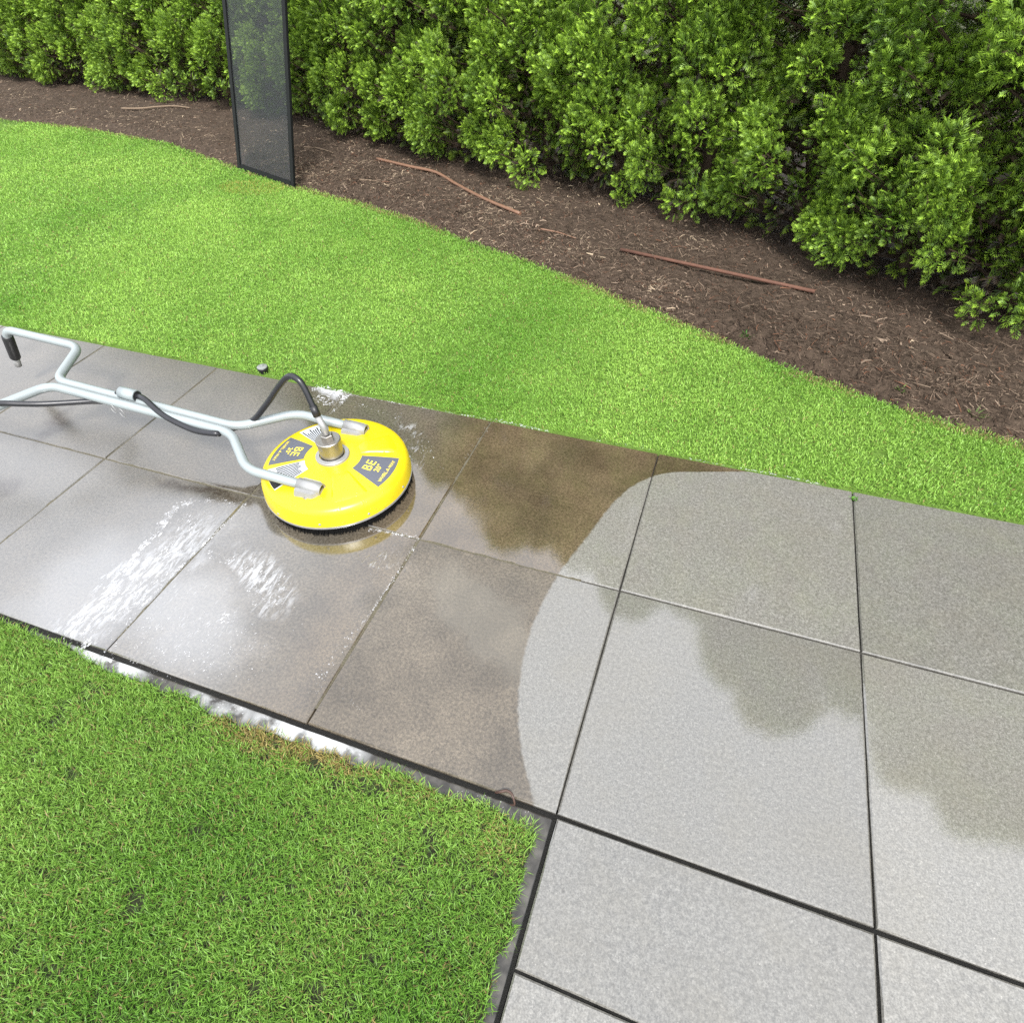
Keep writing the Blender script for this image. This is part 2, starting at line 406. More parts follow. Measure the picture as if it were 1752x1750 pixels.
def grid_sheet(name, x0, x1, y0, y1, step, zf):
    xs = np.arange(x0, x1 + step * .5, step); ys = np.arange(y0, y1 + step * .5, step)
    gx, gy = np.meshgrid(xs, ys); nx, ny = len(xs), len(ys)
    V = np.stack([gx.ravel(), gy.ravel(), zf(gx, gy).ravel()], 1)
    i = (np.arange(ny - 1)[:, None] * nx + np.arange(nx - 1)[None]).ravel()
    return mesh_np(name, V, np.stack([i, i + 1, i + nx + 1, i + nx], 1), smooth=True)

me = mesh_np("ground", [(-250, -250, -0.12), (250, -250, -0.12), (250, 250, -0.12), (-250, 250, -0.12)], [(0, 1, 2, 3)])
tag(link("ground", me, M_GROUND), "dark soil ground under and beyond the garden", kind="structure")

def bed_z(x, y):
    dy = y - bed_y(x)
    return -0.055 + 0.065 * np.clip(dy / 0.16, 0, 1) + 0.02 * (vnoise(x, y, 3.0) - 0.5) + 0.022 * (vnoise(x, y, 14.0) - 0.5) + 0.012 * (vnoise(x, y, 40.0) - 0.5)
xs = np.concatenate([np.arange(-14, -7, 0.25), np.arange(-7, 4.6, 0.05), np.arange(4.6, 8.1, 0.25)])
tt = np.concatenate([np.linspace(0, 1, 42) ** 1.2 * 2.2, [3.0, 5.0]])
gx = np.repeat(xs[None], len(tt), 0); gy = bed_y(gx) - 0.03 + tt[:, None]
V = np.stack([gx.ravel(), gy.ravel(), bed_z(gx, gy).ravel()], 1)
nx, ny = len(xs), len(tt); i = (np.arange(ny - 1)[:, None] * nx + np.arange(nx - 1)[None]).ravel()
me = mesh_np("mulch_bed", V, np.stack([i, i + 1, i + nx + 1, i + nx], 1), smooth=True)
tag(link("mulch_bed", me, M_BED), "brown mulch bed between the lawn edge and the hedge", kind="structure")

# lawn sheets
tt = np.linspace(0, 1, 24)
xs = np.arange(-14, 8.01, 0.1)
gx = np.repeat(xs[None], len(tt), 0); yb = bed_y(xs)[None]
gy = 0.625 + (yb - 0.625) * tt[:, None]
gz = -0.012 + 0.008 * (vnoise(gx, gy, 2.0) - 0.5) + 0.006 * (vnoise(gx, gy, 9.0) - 0.5)
nx, ny = len(xs), len(tt); i = (np.arange(ny - 1)[:, None] * nx + np.arange(nx - 1)[None]).ravel()
V = np.stack([gx.ravel(), gy.ravel(), gz.ravel()], 1); Fq = np.stack([i, i + 1, i + nx + 1, i + nx], 1)
# a skirt so the lawn edge stands above the paving slot and the bed
V2 = np.stack([xs, np.full(nx, 0.622), np.full(nx, -0.10)], 1); V3 = np.stack([xs, yb[0] + 0.004, np.full(nx, -0.10)], 1)
n0 = len(V); k = np.arange(nx - 1)
F2 = np.stack([n0 + k, n0 + k + 1, k + 1, k], 1); top = (ny - 1) * nx
F3 = np.stack([top + k, top + k + 1, n0 + nx + k + 1, n0 + nx + k], 1)
me = mesh_np("lawn", np.concatenate([V, V2, V3]), np.concatenate([Fq, F2, F3]))
tag(link("lawn", me, M_LAWNSOIL), "long green lawn between the paved path and the mulch bed", kind="structure")

def poly_sheet(name, poly, z, depth):
    bm = bmesh.new()
    vs_ = [bm.verts.new((x, y, z)) for x, y in poly]
    f = bm.faces.new(vs_); r = bmesh.ops.extrude_face_region(bm, geom=[f])
    for v in [g for g in r["geom"] if isinstance(g, bmesh.types.BMVert)]: v.co.z = z - depth
    return bm_mesh(name, bm)

ex = np.arange(-6.0, 1.76, 0.02); ey = np.arange(-0.66, -4.0, -0.02)
edge = [(x, y) for x, y in zip(ex, lawn_near_y(ex))] + [(x, y) for x, y in zip(lawn_near_x(ey), ey)] + [(-6.0, -3.98)]
M_NEARSOIL = mat_soil("near_lawn_soil", (0.020, 0.020, 0.010), (0.045, 0.060, 0.018), (0.070, 0.095, 0.028), 50.0)
me = poly_sheet("lawn", edge, -0.0115, 0.09)
tag(link("lawn", me, M_NEARSOIL), "near green lawn in the corner of the path and the patio", kind="structure")

# thatch under the thicker turf away from the corner
edge = [(-5.9, -0.66), (0.10, -0.66), (0.10, -1.52), (1.75, -1.52), (1.75, -3.9), (-5.9, -3.9)]
tag(link("lawn", poly_sheet("lawn", edge, -0.0095, 0.05), M_LAWNSOIL), "near lawn running on along the path, away from the corner", kind="structure")

# muddy water lying in the trench round the near lawn
def mat_mud():
    N = NT("muddy_water"); P = N.pos()
    n1 = N.noise(P, 30.0, 4.0); n2 = N.noise(P, 90.0, 3.0)
    k = N.mix(N.sstep(n1, 0.35, 0.7), (0.022, 0.020, 0.017), (0.075, 0.070, 0.061))
    def patch(u, v, rx, ry):
        c0 = gnd(u, v, -0.012); mp = N.n("Mapping", vector_type='TEXTURE'); N.put(mp.inputs["Vector"], P)
        mp.inputs["Location"].default_value = (c0[0], c0[1], 0); mp.inputs["Scale"].default_value = (rx, ry, 10)
        ln = N.n("VectorMath", operation='LENGTH'); N.put(ln.inputs[0], mp.outputs[0]); return N.sstep(ln.outputs["Value"], 1.0, 0.4)
    sud = N.math('MAXIMUM', patch(185, 1130, 0.16, 0.05), N.math('MAXIMUM', patch(525, 1256, 0.20, 0.05), N.math('MULTIPLY', patch(380, 1205, 0.14, 0.05), 0.5)))
    k = N.mix(N.math('MULTIPLY', sud, N.sstep(N.noise(P, 22.0, 3.0, 0.5), 0.34, 0.60)), k, (0.40, 0.41, 0.41))
    return N.surf(N.bsdf(base=k, rough=N.mixf(N.sstep(n2, 0.35, 0.65), 0.08, 0.5), ior=1.5, normal=N.bump(n1, 0.12, 0.006)))
ex2 = np.arange(-6.0, 1.762, 0.03)
edge = [(-6.0, -0.6155), (0.3, -0.6170), (0.9, -0.6150), (1.4, -0.6172), (1.8255, -0.616), (1.8250, -0.75), (1.8262, -0.92), (1.8250, -3.98), (1.70, -3.98), (1.70, -0.72)] + \
       [(x, -0.72) for x in (1.2, 0.6, 0.0, -2.0, -6.0)]
me = poly_sheet("muddy_water", edge, -0.0125, 0.05)
tag(link("muddy_water", me, mat_mud()), "grey muddy water lying in the trench round the near lawn", kind="structure")

# ------------------------------------------------------------------ paving
S = 0.61
me = grid_sheet("path", -4.3, 7.4, -3.2, 0.62, 0.3, lambda x, y: x * 0 - 0.055)
path = tag(link("path", me, M_BASE), "path and patio of square grey concrete slabs", kind="structure")

def slab_mesh(name, w, d, ch=0.0035, seed=0):
    r = random.Random(seed); bm = bmesh.new()
    h = 0.045
    prof = [(0, -h), (0, -ch), (ch, 0)]
    rings = []
    # corners slightly irregular, edges nicked along their length
    nseg = 5
    base = []
    cor = [(-w / 2, -d / 2), (w / 2, -d / 2), (w / 2, d / 2), (-w / 2, d / 2)]
    for a in range(4):
        p0 = cor[a]; p1 = cor[(a + 1) % 4]
        for s in range(nseg):
            t = s / nseg; base.append((p0[0] + (p1[0] - p0[0]) * t, p0[1] + (p1[1] - p0[1]) * t, a, s))
    for inset, z in prof:
        ring = []
        for x, y, a, s in base:
            j = r.uniform(-0.0006, 0.0006)
            sx = (w / 2 - inset + j) / (w / 2); sy = (d / 2 - inset + j) / (d / 2)
            ring.append(bm.verts.new((x * sx, y * sy, z)))
        rings.append(ring)
    n = len(base)
    for a, b in zip(rings[:-1], rings[1:]):
        for i in range(n): bm.faces.new((a[i], a[(i + 1) % n], b[(i + 1) % n], b[i]))
    bm.faces.new(rings[-1])
    return bm_mesh(name, bm)

full = [slab_mesh("paver", S - 0.0038, S - 0.0038, 0.0032, k) for k in range(3)]
halfd = 0.276
half = [slab_mesh("paver", S - 0.006, 0.2672, 0.0035, 10 + k) for k in range(2)]
low = [slab_mesh("paver", S - 0.006, S - 0.007, 0.0035, 20 + k) for k in range(2)]
for mm in full + half + low: mm.materials.append(M_PAVER)
def put_paver(me, x, y, z, tilt=0.0015):
    o = link("paver", me, None, path, (x, y, z))
    o.rotation_euler = (random.uniform(-tilt, tilt), random.uniform(-tilt, tilt), random.uniform(-0.0012, 0.0012)); return o
for r_ in range(2):
    for c_ in range(-6, 10):
        put_paver(full[(c_ + r_) % 3], (c_ + 0.5) * S, (r_ - 0.5) * S - 0.0005, 0.0 + (0.0015 if r_ == 1 and c_ >= 3 else 0) + random.uniform(-0.0004, 0.0004))
for c_ in range(3, 10):
    put_paver(half[c_ % 2], (c_ + 0.5) * S + 0.001, -0.7508, -0.002)
    for k in range(3):
        put_paver(low[(c_ + k) % 2], (c_ + 0.5) * S + 0.001, -0.8855 - (k + 0.5) * S, -0.002)

# grit and silt in the joints
def joint_strip(pa, pb, w, z, seed):
    pa, pb = np.array(pa, float), np.array(pb, float); L = np.linalg.norm(pb - pa); n = max(2, int(L / 0.012))
    t = np.linspace(0, 1, n); dirv = (pb - pa) / L; nr = np.array([-dirv[1], dirv[0]])
    c0 = pa + (pb - pa) * t[:, None]
    zz = z + 0.004 * (vnoise(c0[:, 0], c0[:, 1] + seed, 25.0) - 0.5) + 0.002 * (vnoise(c0[:, 0], c0[:, 1], 90.0) - 0.5)
    a = np.c_[c0 - nr * w / 2, zz]; b = np.c_[c0 + nr * w / 2, zz]
    V = np.concatenate([a, b]); k = np.arange(n - 1)
    return V, np.stack([k, k + 1, n + k + 1, n + k], 1)
def joints(name, mat, segs, label):
    VV, FF, o = [], [], 0
    for j, s in enumerate(segs):
        v, f = joint_strip(*s, j); VV.append(v); FF.append(f + o); o += len(v)
    return tag(link(name, mesh_np(name, np.concatenate(VV), np.concatenate(FF)), mat, path), label, kind="stuff")
segs = [((-3.6, 0.0), (1.72, 0.0), 0.012, -0.0022)]
for c_ in range(-5, 3): segs.append(((c_ * S, -0.57), (c_ * S, 0.605), 0.012, -0.0026))
joints("joint_sand", M_SAND, segs, "mossy grit in the joints of the soaked slabs")
segs = [((1.72, 0.0), (6.0, 0.0), 0.012, -0.0060)]
for c_ in range(3, 9): segs.append(((c_ * S, -0.60), (c_ * S, 0.605), 0.012, -0.0068))
joints("joint_silt", M_DARKJOINT, segs, "dark silt in the joints of the paler slabs")
M_SHADESOIL = mat_soil("shaded_joint_soil", (0.006, 0.006, 0.005), (0.012, 0.011, 0.009), (0.030, 0.027, 0.022), 90.0, 0.6)  # wet soil, near black: shade of the deep joints put into its colour
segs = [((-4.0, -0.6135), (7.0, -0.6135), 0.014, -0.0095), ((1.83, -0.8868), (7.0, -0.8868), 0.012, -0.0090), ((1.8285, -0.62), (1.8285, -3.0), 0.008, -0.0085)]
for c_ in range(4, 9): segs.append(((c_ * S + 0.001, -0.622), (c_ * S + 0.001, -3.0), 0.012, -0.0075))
joints("joint_soil_shade", M_SHADESOIL, segs, "near-black wet soil with painted shade in the wide joints round the patio slabs")
# ------------------------------------------------------------------ grass blades
def blades(name, xy, zbase, length, width, lean, tint, seed, label, segs=2):
    g = np.random.default_rng(seed); n = len(xy)
    az = g.uniform(0, 2 * np.pi, n); d = np.stack([np.cos(az), np.sin(az)], 1)
    tw = g.uniform(0, 2 * np.pi, n); s = np.stack([np.cos(tw), np.sin(tw), g.uniform(-.3, .3, n)], 1)
    h = length * np.cos(lean); out = length * np.sin(lean)
    b = np.c_[xy, zbase]
    mid = b + np.c_[d * (out * 0.38)[:, None], h * 0.62]
    tip = b + np.c_[d * out[:, None], h * (0.95 - 0.25 * g.random(n))]
    w = width[:, None] * s * 0.5
    if segs == 2:
        V = np.stack([b - w * 0.8, b + w * 0.8, mid + w, mid - w, tip], 1).reshape(-1, 3)
        k = np.arange(n) * 5
        F = np.concatenate([np.stack([k, k + 1, k + 2], 1), np.stack([k, k + 2, k + 3], 1), np.stack([k + 3, k + 2, k + 4], 1)])
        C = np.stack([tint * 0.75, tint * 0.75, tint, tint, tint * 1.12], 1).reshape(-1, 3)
    else:
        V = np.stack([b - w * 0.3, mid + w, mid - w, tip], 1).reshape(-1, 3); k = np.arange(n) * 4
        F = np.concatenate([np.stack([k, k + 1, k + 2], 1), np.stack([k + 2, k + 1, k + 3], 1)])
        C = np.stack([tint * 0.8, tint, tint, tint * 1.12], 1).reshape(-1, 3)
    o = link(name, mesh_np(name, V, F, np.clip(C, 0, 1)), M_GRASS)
    return tag(o, label, "grass", kind="stuff")

def grass_tint(x, y, g, dryness):
    n = len(x)
    p1 = vnoise(x, y, 1.6); p2 = vnoise(x + 9, y - 4, 5.5); p3 = vnoise(x - 3, y + 8, 17.0)
    f = np.clip(-0.06 + 0.68 * p1 + 0.32 * p2 + 0.12 * p3 + g.normal(0, 0.11, n), 0, 1)[:, None]
    deep = np.array([0.130, 0.300, 0.034]); lime = np.array([0.350, 0.555, 0.105]); straw = np.array([0.34, 0.27, 0.10]); dark = np.array([0.045, 0.12, 0.012])
    c = deep * (1 - f) + lime * f
    r = g.random(n)
    dk = r < 0.035; c[dk] = dark
    dr = r > 1 - dryness; c[dr] = straw * g.uniform(0.55, 1.0, (dr.sum(), 1))
    return c * g.uniform(0.87, 1.13, (n, 1)) * 0.95

# far lawn
def far_points(density, x0, x1, g):
    n = int(density * (x1 - x0) * 3.2)
    x = g.uniform(x0, x1, n); y = g.uniform(0.624, 3.85, n)
    keep = (y < bed_y(x) + g.normal(0, 0.012, n)) & (y > 0.628 - 0.008 * g.random(n))
    return x[keep], y[keep]
g = np.random.default_rng(21)
parts = [far_points(4500, -9, -4.5, g), far_points(15000, -4.5, -1.5, g), far_points(33000, -1.5, 1.0, g), far_points(54000, 1.0, 3.4, g), far_points(12000, 3.4, 5.0, g)]
x = np.concatenate([p_[0] for p_ in parts]); y = np.concatenate([p_[1] for p_ in parts])
holes = [gnd(890, 552), (gnd(800, 565)), gnd(1195, 597), gnd(770, 610), gnd(1505, 775), gnd(1340, 700), gnd(1600, 800), gnd(1690, 850)]
keep = np.ones(len(x), bool)
for hx, hy, _ in holes:
    dd = np.hypot((x - hx) / 0.030, (y - hy) / 0.018); keep &= ~((dd < 1) & (g.random(len(x)) < 0.8))
x, y = x[keep], y[keep]; n = len(x)
edge_d = bed_y(x) - y
dry = np.where(edge_d < 0.07, 0.22, 0.03)
t = grass_tint(x, y, g, 0.03)
p_ = g.random(n) < np.where((edge_d < 0.06) & (vnoise(x, y, 7) > 0.5), 0.45, 0.0)
t[p_] = np.array([0.30, 0.24, 0.10]) * g.uniform(.6, 1.1, (p_.sum(), 1))
dd = np.hypot((x - gnd(430, 320)[0]) / 0.25, (y - gnd(430, 320)[1]) / 0.14); p_ = (dd < 1) & (g.random(n) < 0.35); t[p_] = np.array([0.33, 0.33, 0.07])
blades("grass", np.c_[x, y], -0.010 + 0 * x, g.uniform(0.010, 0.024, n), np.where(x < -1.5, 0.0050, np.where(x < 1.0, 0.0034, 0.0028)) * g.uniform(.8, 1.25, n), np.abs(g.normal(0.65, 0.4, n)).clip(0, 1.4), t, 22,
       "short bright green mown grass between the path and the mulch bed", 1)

# near lawn
g = np.random.default_rng(31)
def near_points(density, x0, x1, y0, y1):
    n = int(density * (x1 - x0) * (y1 - y0)); x = g.uniform(x0, x1, n); y = g.uniform(y0, y1, n)
    keep = (y < lawn_near_y(x) + g.normal(0, 0.004, n)) & (x < lawn_near_x(y) + g.normal(0, 0.004, n)); return x[keep], y[keep]
pp = [near_points(162000, 0.1, 1.82, -1.12, -0.62), near_points(140000, 0.3, 1.82, -1.5, -1.12), near_points(13000, -2.6, 0.1, -1.7, -0.62), near_points(13000, -1.2, 0.3, -2.3, -1.7), near_points(40000, 0.1, 0.3, -1.7, -1.12), near_points(13000, 0.3, 1.82, -2.3, -1.5)]
x = np.concatenate([q[0] for q in pp]); y = np.concatenate([q[1] for q in pp])
spots = [(230, 1552, .022), (125, 1328, .014), (440, 1690, .014), (500, 1520, .012), (575, 1345, .018), (680, 1475, .011), (690, 1490, .012), (540, 1310, .02), (470, 1275, .014), (455, 1300, .012), (300, 1690, .010),
         (760, 1600, .010), (640, 1640, .012), (540, 1700, .02), (330, 1420, .010), (600, 1560, .010), (845, 1500, .012), (100, 1470, .008), (400, 1390, .010), (820, 1420, .010), (30, 1620, .01), (735, 1530, .01)]
keep = np.ones(len(x), bool)
for u, v, rr in spots:
    c0 = gnd(u, v, -0.01); dd = np.hypot(x - c0[0], y - c0[1]) / (rr * 1.0); keep &= ~((dd < g.uniform(.7, 1.25, len(x))) & (g.random(len(x)) < 0.95))
keep &= ~((vnoise(x, y, 34.0) > 0.86) & (g.random(len(x)) < 0.7))
x, y = x[keep], y[keep]; n = len(x)
t = grass_tint(x, y, g, 0.07)
c0 = gnd(455, 1262, -0.01); c1 = gnd(560, 1290, -0.01)
for cc, ax_, ay_ in ((c0, 0.15, 0.045), (c1, 0.12, 0.04), (gnd(700, 1350), .08, .03), (gnd(850, 1440), 0.05, 0.05)):
    dd = np.hypot((x - cc[0]) / ax_, (y - cc[1]) / ay_); pr_ = np.clip(1.25 - dd, 0, 1) * (0.85 if ay_ in (0.045, 0.04) else 0.3)
    p_ = g.random(n) < pr_
    t[p_] = np.array([0.40, 0.32, 0.11]) * g.uniform(.45, 1.25, (p_.sum(), 1))
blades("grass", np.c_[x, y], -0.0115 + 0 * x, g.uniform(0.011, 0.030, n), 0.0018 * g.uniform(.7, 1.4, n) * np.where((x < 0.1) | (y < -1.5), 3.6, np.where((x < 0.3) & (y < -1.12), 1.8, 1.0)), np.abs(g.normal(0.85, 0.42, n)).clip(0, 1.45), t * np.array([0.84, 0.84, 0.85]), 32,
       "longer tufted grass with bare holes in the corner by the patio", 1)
# ------------------------------------------------------------------ bed litter
g = np.random.default_rng(41)
n = 66000
x = np.concatenate([g.uniform(-7, 4.2, n // 2), g.uniform(-1.5, 3.6, n - n // 2)])
y = bed_y(x) + g.uniform(-0.012, 1.0, n) ** 1.0 * np.where(g.random(n) < .8, 1.25, 0.4)
z = bed_z(x, y) + g.uniform(0.000, 0.010, n)
L = g.uniform(0.008, 0.03, n) * np.where(g.random(n) < .15, 2.6, 1.0); w = g.uniform(0.0007, 0.0024, n) * np.where(g.random(n) < .12, 2.4, 1)
az = g.uniform(0, np.pi, n); el = g.normal(0, 0.22, n)
d = np.stack([np.cos(az) * np.cos(el), np.sin(az) * np.cos(el), np.sin(el)], 1) * (L / 2)[:, None]
s = np.stack([-np.sin(az), np.cos(az), g.normal(0, .5, n)], 1) * (w / 2)[:, None]
c0 = np.stack([x, y, z], 1); bend = np.stack([s[:, 0] * 2, s[:, 1] * 2, np.abs(g.normal(0, .003, n))], 1)
V = np.stack([c0 - d - s, c0 - d + s, c0 + bend + s, c0 + bend - s, c0 + d + s * .6, c0 + d - s * .6], 1).reshape(-1, 3)
k = np.arange(n) * 6
F = np.concatenate([np.stack([k, k + 1, k + 2, k + 3], 1), np.stack([k + 3, k + 2, k + 4, k + 5], 1)])
pal = np.array([(0.026, 0.018, 0.012), (0.068, 0.050, 0.037), (0.118, 0.090, 0.067), (0.18, 0.142, 0.108), (0.30, 0.25, 0.18), (0.10, 0.050, 0.030)])
left = np.clip((2.2 - x) / 3.0, 0, 1)
pick = np.array([g.choice(6, p=q) for q in (np.array([[.34, .30, .18, .09, .03, .06]]))])  # keeps the palette order stable
u = g.random(n) + (0.20 * left - 0.19) + 0.40 * (vnoise(x, y, 4.0) - 0.5) + 0.22 * (vnoise(x + 5, y, 13.0) - 0.5)
ci = np.digitize(u, [0.30, 0.56, 0.76, 0.91, 0.975]).clip(0, 5)
ci[(ci == 5)] = 4; ci[g.random(n) < .06] = 5
C = np.repeat(np.array([1.10, 1.03, 0.97]) * pal[ci] * g.uniform(.8, 1.2, (n, 1)), 6, axis=0)
tag(link("mulch_litter", mesh_np("mulch_litter", V, F, C), M_LITTER), "shredded bark and dry needles strewn over the bed", "mulch", kind="stuff")

# ------------------------------------------------------------------ hedge: arborvitae
def spray_template():
    """flat feathery fan of scale-leaf branchlets along +Y, unit length; narrow kite quads."""
    K = []
    def kite(x, y, ang, L, w, z0, z1):
        ca, sa = math.cos(ang), math.sin(ang)
        q = [(0, 0, z0), (w, L * .6, (z0 + z1) / 2 + .02), (0, L, z1), (-w, L * .6, (z0 + z1) / 2 - .02)]
        K.append([(x + px * ca + py * sa, y - px * sa + py * ca, pz) for px, py, pz in q])
    kite(0, 0, 0, .60, .016, 0, .03); kite(0, .52, 0, .48, .030, .03, -.06)
    for i, (yy, L) in enumerate(((.10, .46), (.30, .48), (.50, .40), (.70, .27))):
        for sgn in (-1, 1):
            y0 = yy + (.08 if sgn > 0 else 0); a = sgn * (0.92 - .08 * i)
            kite(0, y0, a, L, .026, .02, -.10)
            if i < 3:
                fr_, da, sc = (.42, .70, .50) if (i + sgn) % 2 else (.5, -.60, .42)
                mx = math.sin(a) * L * fr_; my = y0 + math.cos(a) * L * fr_
                kite(mx, my, a - sgn * da, L * sc, .026, -.03, -.05 if da > 0 else .03)
    return np.array(K)           # (n,4,3)
SPR = spray_template(); SPR_S = SPR[[0, 1, 2, 4, 6, 8, 10, 12, 14, 15]].copy(); SPR_S[:, 1] += (SPR_S[:, 1] - SPR_S[:, 3]) * .35; SPR_S[:, 3] += (SPR_S[:, 3] - SPR_S[:, 1]) * .26

def make_crown(seed, H=3.4, R=0.44):
    g = np.random.default_rng(seed)
    def rad(z): return R * np.clip((H - z) / 1.25, 0, 1) ** 0.85 * np.clip(0.74 + z * 1.1, 0, 1)
    # boughs: bulging clumps of foliage with dark gaps between them
    nbo = 225; nlow = 128
    bz_ = np.concatenate([g.uniform(0.10, 1.30, nlow), g.uniform(1.25, H - 0.10, nbo - nlow)]); bt_ = g.uniform(0, 2 * np.pi, nbo)
    br_ = rad(bz_) * np.where(g.random(nbo) < .20, g.uniform(.50, .75, nbo), g.uniform(0.84, 1.08, nbo))
    bc = np.stack([np.cos(bt_) * br_, np.sin(bt_) * br_, bz_], 1); bo = np.stack([np.cos(bt_), np.sin(bt_), 0 * bt_], 1)
    bsz = np.where(bz_ < 1.4, g.uniform(0.060, 0.110, nbo), g.uniform(0.10, 0.16, nbo))
    ns = np.where(bz_ < 1.4, (bsz / 0.09) ** 2 * 118, (bsz / 0.12) ** 2 * 30).astype(int)
    idx = np.repeat(np.arange(nbo), ns); n1 = len(idx)
    u = g.normal(0, 1, (n1, 3)); u /= np.linalg.norm(u, axis=1)[:, None]
    u = u + bo[idx] * 0.55 + np.array([0, 0, 0.30]); u /= np.linalg.norm(u, axis=1)[:, None]
    P1 = bc[idx] + u * (bsz[idx] * g.uniform(.35, 1.0, n1) ** 0.6)[:, None] * np.array([1, 1, 1.25])
    D1 = u * 0.8 + bo[idx] * 0.30 + np.array([0, 0, 0.48]) + g.normal(0, .38, (n1, 3))
    # thinner inner growth, partly dead
    n2 = 2600
    z2 = np.where(g.random(n2) < .3, g.uniform(0.05, 0.7, n2), g.uniform(0.08, H - 0.3, n2)); t2 = g.uniform(0, 2 * np.pi, n2); r2 = rad(z2) * g.uniform(.30, .80, n2)
    P2 = np.stack([np.cos(t2) * r2, np.sin(t2) * r2, z2], 1); D2 = np.stack([np.cos(t2), np.sin(t2), 0.2 + 0 * t2], 1) + g.normal(0, .5, (n2, 3))
    P = np.concatenate([P1, P2]); D = np.concatenate([D1, D2]); n = n1 + n2; inner = np.r_[np.zeros(n1, bool), np.ones(n2, bool)]
    P[:, 2] = np.maximum(P[:, 2], 0.05)
    D[:, 2] -= np.where(P[:, 2] < 0.30, 0.55, 0.0)
    D /= np.linalg.norm(D, axis=1)[:, None]
    tang = np.cross(D, np.array([0, 0, 1.0])); tang /= np.linalg.norm(tang, axis=1)[:, None] + 1e-9
    up = np.cross(tang, D); ro = g.uniform(0, 2 * np.pi, n)[:, None]
    X = tang * np.cos(ro) + up * np.sin(ro); Z = np.cross(X, D)
    size = np.where(P[:, 2] < 1.4, g.uniform(.030, .060, n), g.uniform(.085, .125, n)); size[n1:] = np.where(P[n1:, 2] < 1.4, g.uniform(.045, .075, n2), g.uniform(.08, .12, n2))
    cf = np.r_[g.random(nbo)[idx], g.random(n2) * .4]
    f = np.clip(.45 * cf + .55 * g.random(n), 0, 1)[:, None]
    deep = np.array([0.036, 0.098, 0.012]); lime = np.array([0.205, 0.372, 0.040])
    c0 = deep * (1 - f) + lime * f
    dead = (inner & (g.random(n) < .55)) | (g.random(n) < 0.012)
    c0[inner] *= 0.5  # shade of the hedge gaps painted into the inner sprays
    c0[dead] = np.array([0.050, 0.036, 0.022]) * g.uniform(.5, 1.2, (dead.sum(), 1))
    bend = g.uniform(-.45, .45, n); fine = (P[:, 2] < 1.45) & ~inner
    VV, CC, FF_, off_ = [], [], [], 0
    for sel, tpl in ((fine, SPR), (~fine, SPR_S)):
        T = tpl.reshape(-1, 3); m_ = len(T); ns_ = int(sel.sum())
        tz = T[None, :, 2] + bend[sel, None] * (T[None, :, 1] ** 2)
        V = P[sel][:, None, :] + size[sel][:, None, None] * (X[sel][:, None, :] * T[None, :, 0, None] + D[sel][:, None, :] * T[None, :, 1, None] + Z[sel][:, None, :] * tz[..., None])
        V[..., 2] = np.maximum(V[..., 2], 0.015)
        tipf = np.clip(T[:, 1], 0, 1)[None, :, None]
        C = c0[sel][:, None, :] * (0.45 + 0.75 * tipf) + tipf ** 2 * np.array([.17, .20, .012]) * (0.35 + 0.9 * f[sel])[:, None, :] * (~dead[sel])[:, None, None]  # dark bases and bright tips: new growth, plus shade and light painted in
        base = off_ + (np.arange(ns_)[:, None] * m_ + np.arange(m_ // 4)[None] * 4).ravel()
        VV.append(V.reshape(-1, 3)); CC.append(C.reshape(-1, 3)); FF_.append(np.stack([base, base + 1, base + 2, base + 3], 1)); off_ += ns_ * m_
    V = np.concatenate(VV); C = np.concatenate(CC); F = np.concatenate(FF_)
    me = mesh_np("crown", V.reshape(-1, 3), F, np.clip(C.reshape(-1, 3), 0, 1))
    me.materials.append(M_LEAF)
    print("crown sprays", n, "quads", len(F))
    # woody frame: trunk and the limbs that carry the boughs
    bm = bmesh.new()
    def limb(a, b, r0, r1, k=5):
        a, b = np.array(a, float), np.array(b, float); t = b - a; t /= np.linalg.norm(t)
        s_ = np.cross(t, [0.3, 0.2, 0.93]); s_ /= np.linalg.norm(s_); q = np.cross(t, s_)
        r1v = [[bm.verts.new(c_ + r_ * (math.cos(2 * math.pi * i / k) * s_ + math.sin(2 * math.pi * i / k) * q)) for i in range(k)] for c_, r_ in ((a, r0), (b, r1))]
        for i in range(k): bm.faces.new((r1v[0][i], r1v[0][(i + 1) % k], r1v[1][(i + 1) % k], r1v[1][i]))
    pv = np.array([0, 0, -0.12])
    for j in range(1, 8):
        nxt = np.array([g.normal(0, .012), g.normal(0, .012), -0.12 + j * (H) / 7.0]); limb(pv, nxt, 0.045 * (1 - (j - 1) / 7.4), 0.045 * (1 - j / 7.4), 8); pv = nxt
    tm = bm_mesh("trunk", bm); tm.materials.append(M_BARK)
    bm = bmesh.new()
    for j in range(nbo):
        c_ = bc[j]; rz = max(0.05, c_[2] - br_[j] * g.uniform(.25, .7)); mid = np.array([c_[0] * .5, c_[1] * .5, rz + (c_[2] - rz) * .35])
        limb((0, 0, rz), mid, .009, .006, 4); limb(mid, c_, .006, .003, 4)
        for q in range(2):
            limb(mid, c_ + g.normal(0, .05, 3), .003, .0015, 3)
    lm = bm_mesh("limbs", bm); lm.materials.append(M_BARK)
    return me, tm, lm
variants = [make_crown(100 + k, 3.95 + 0.20 * k) for k in range(2)]

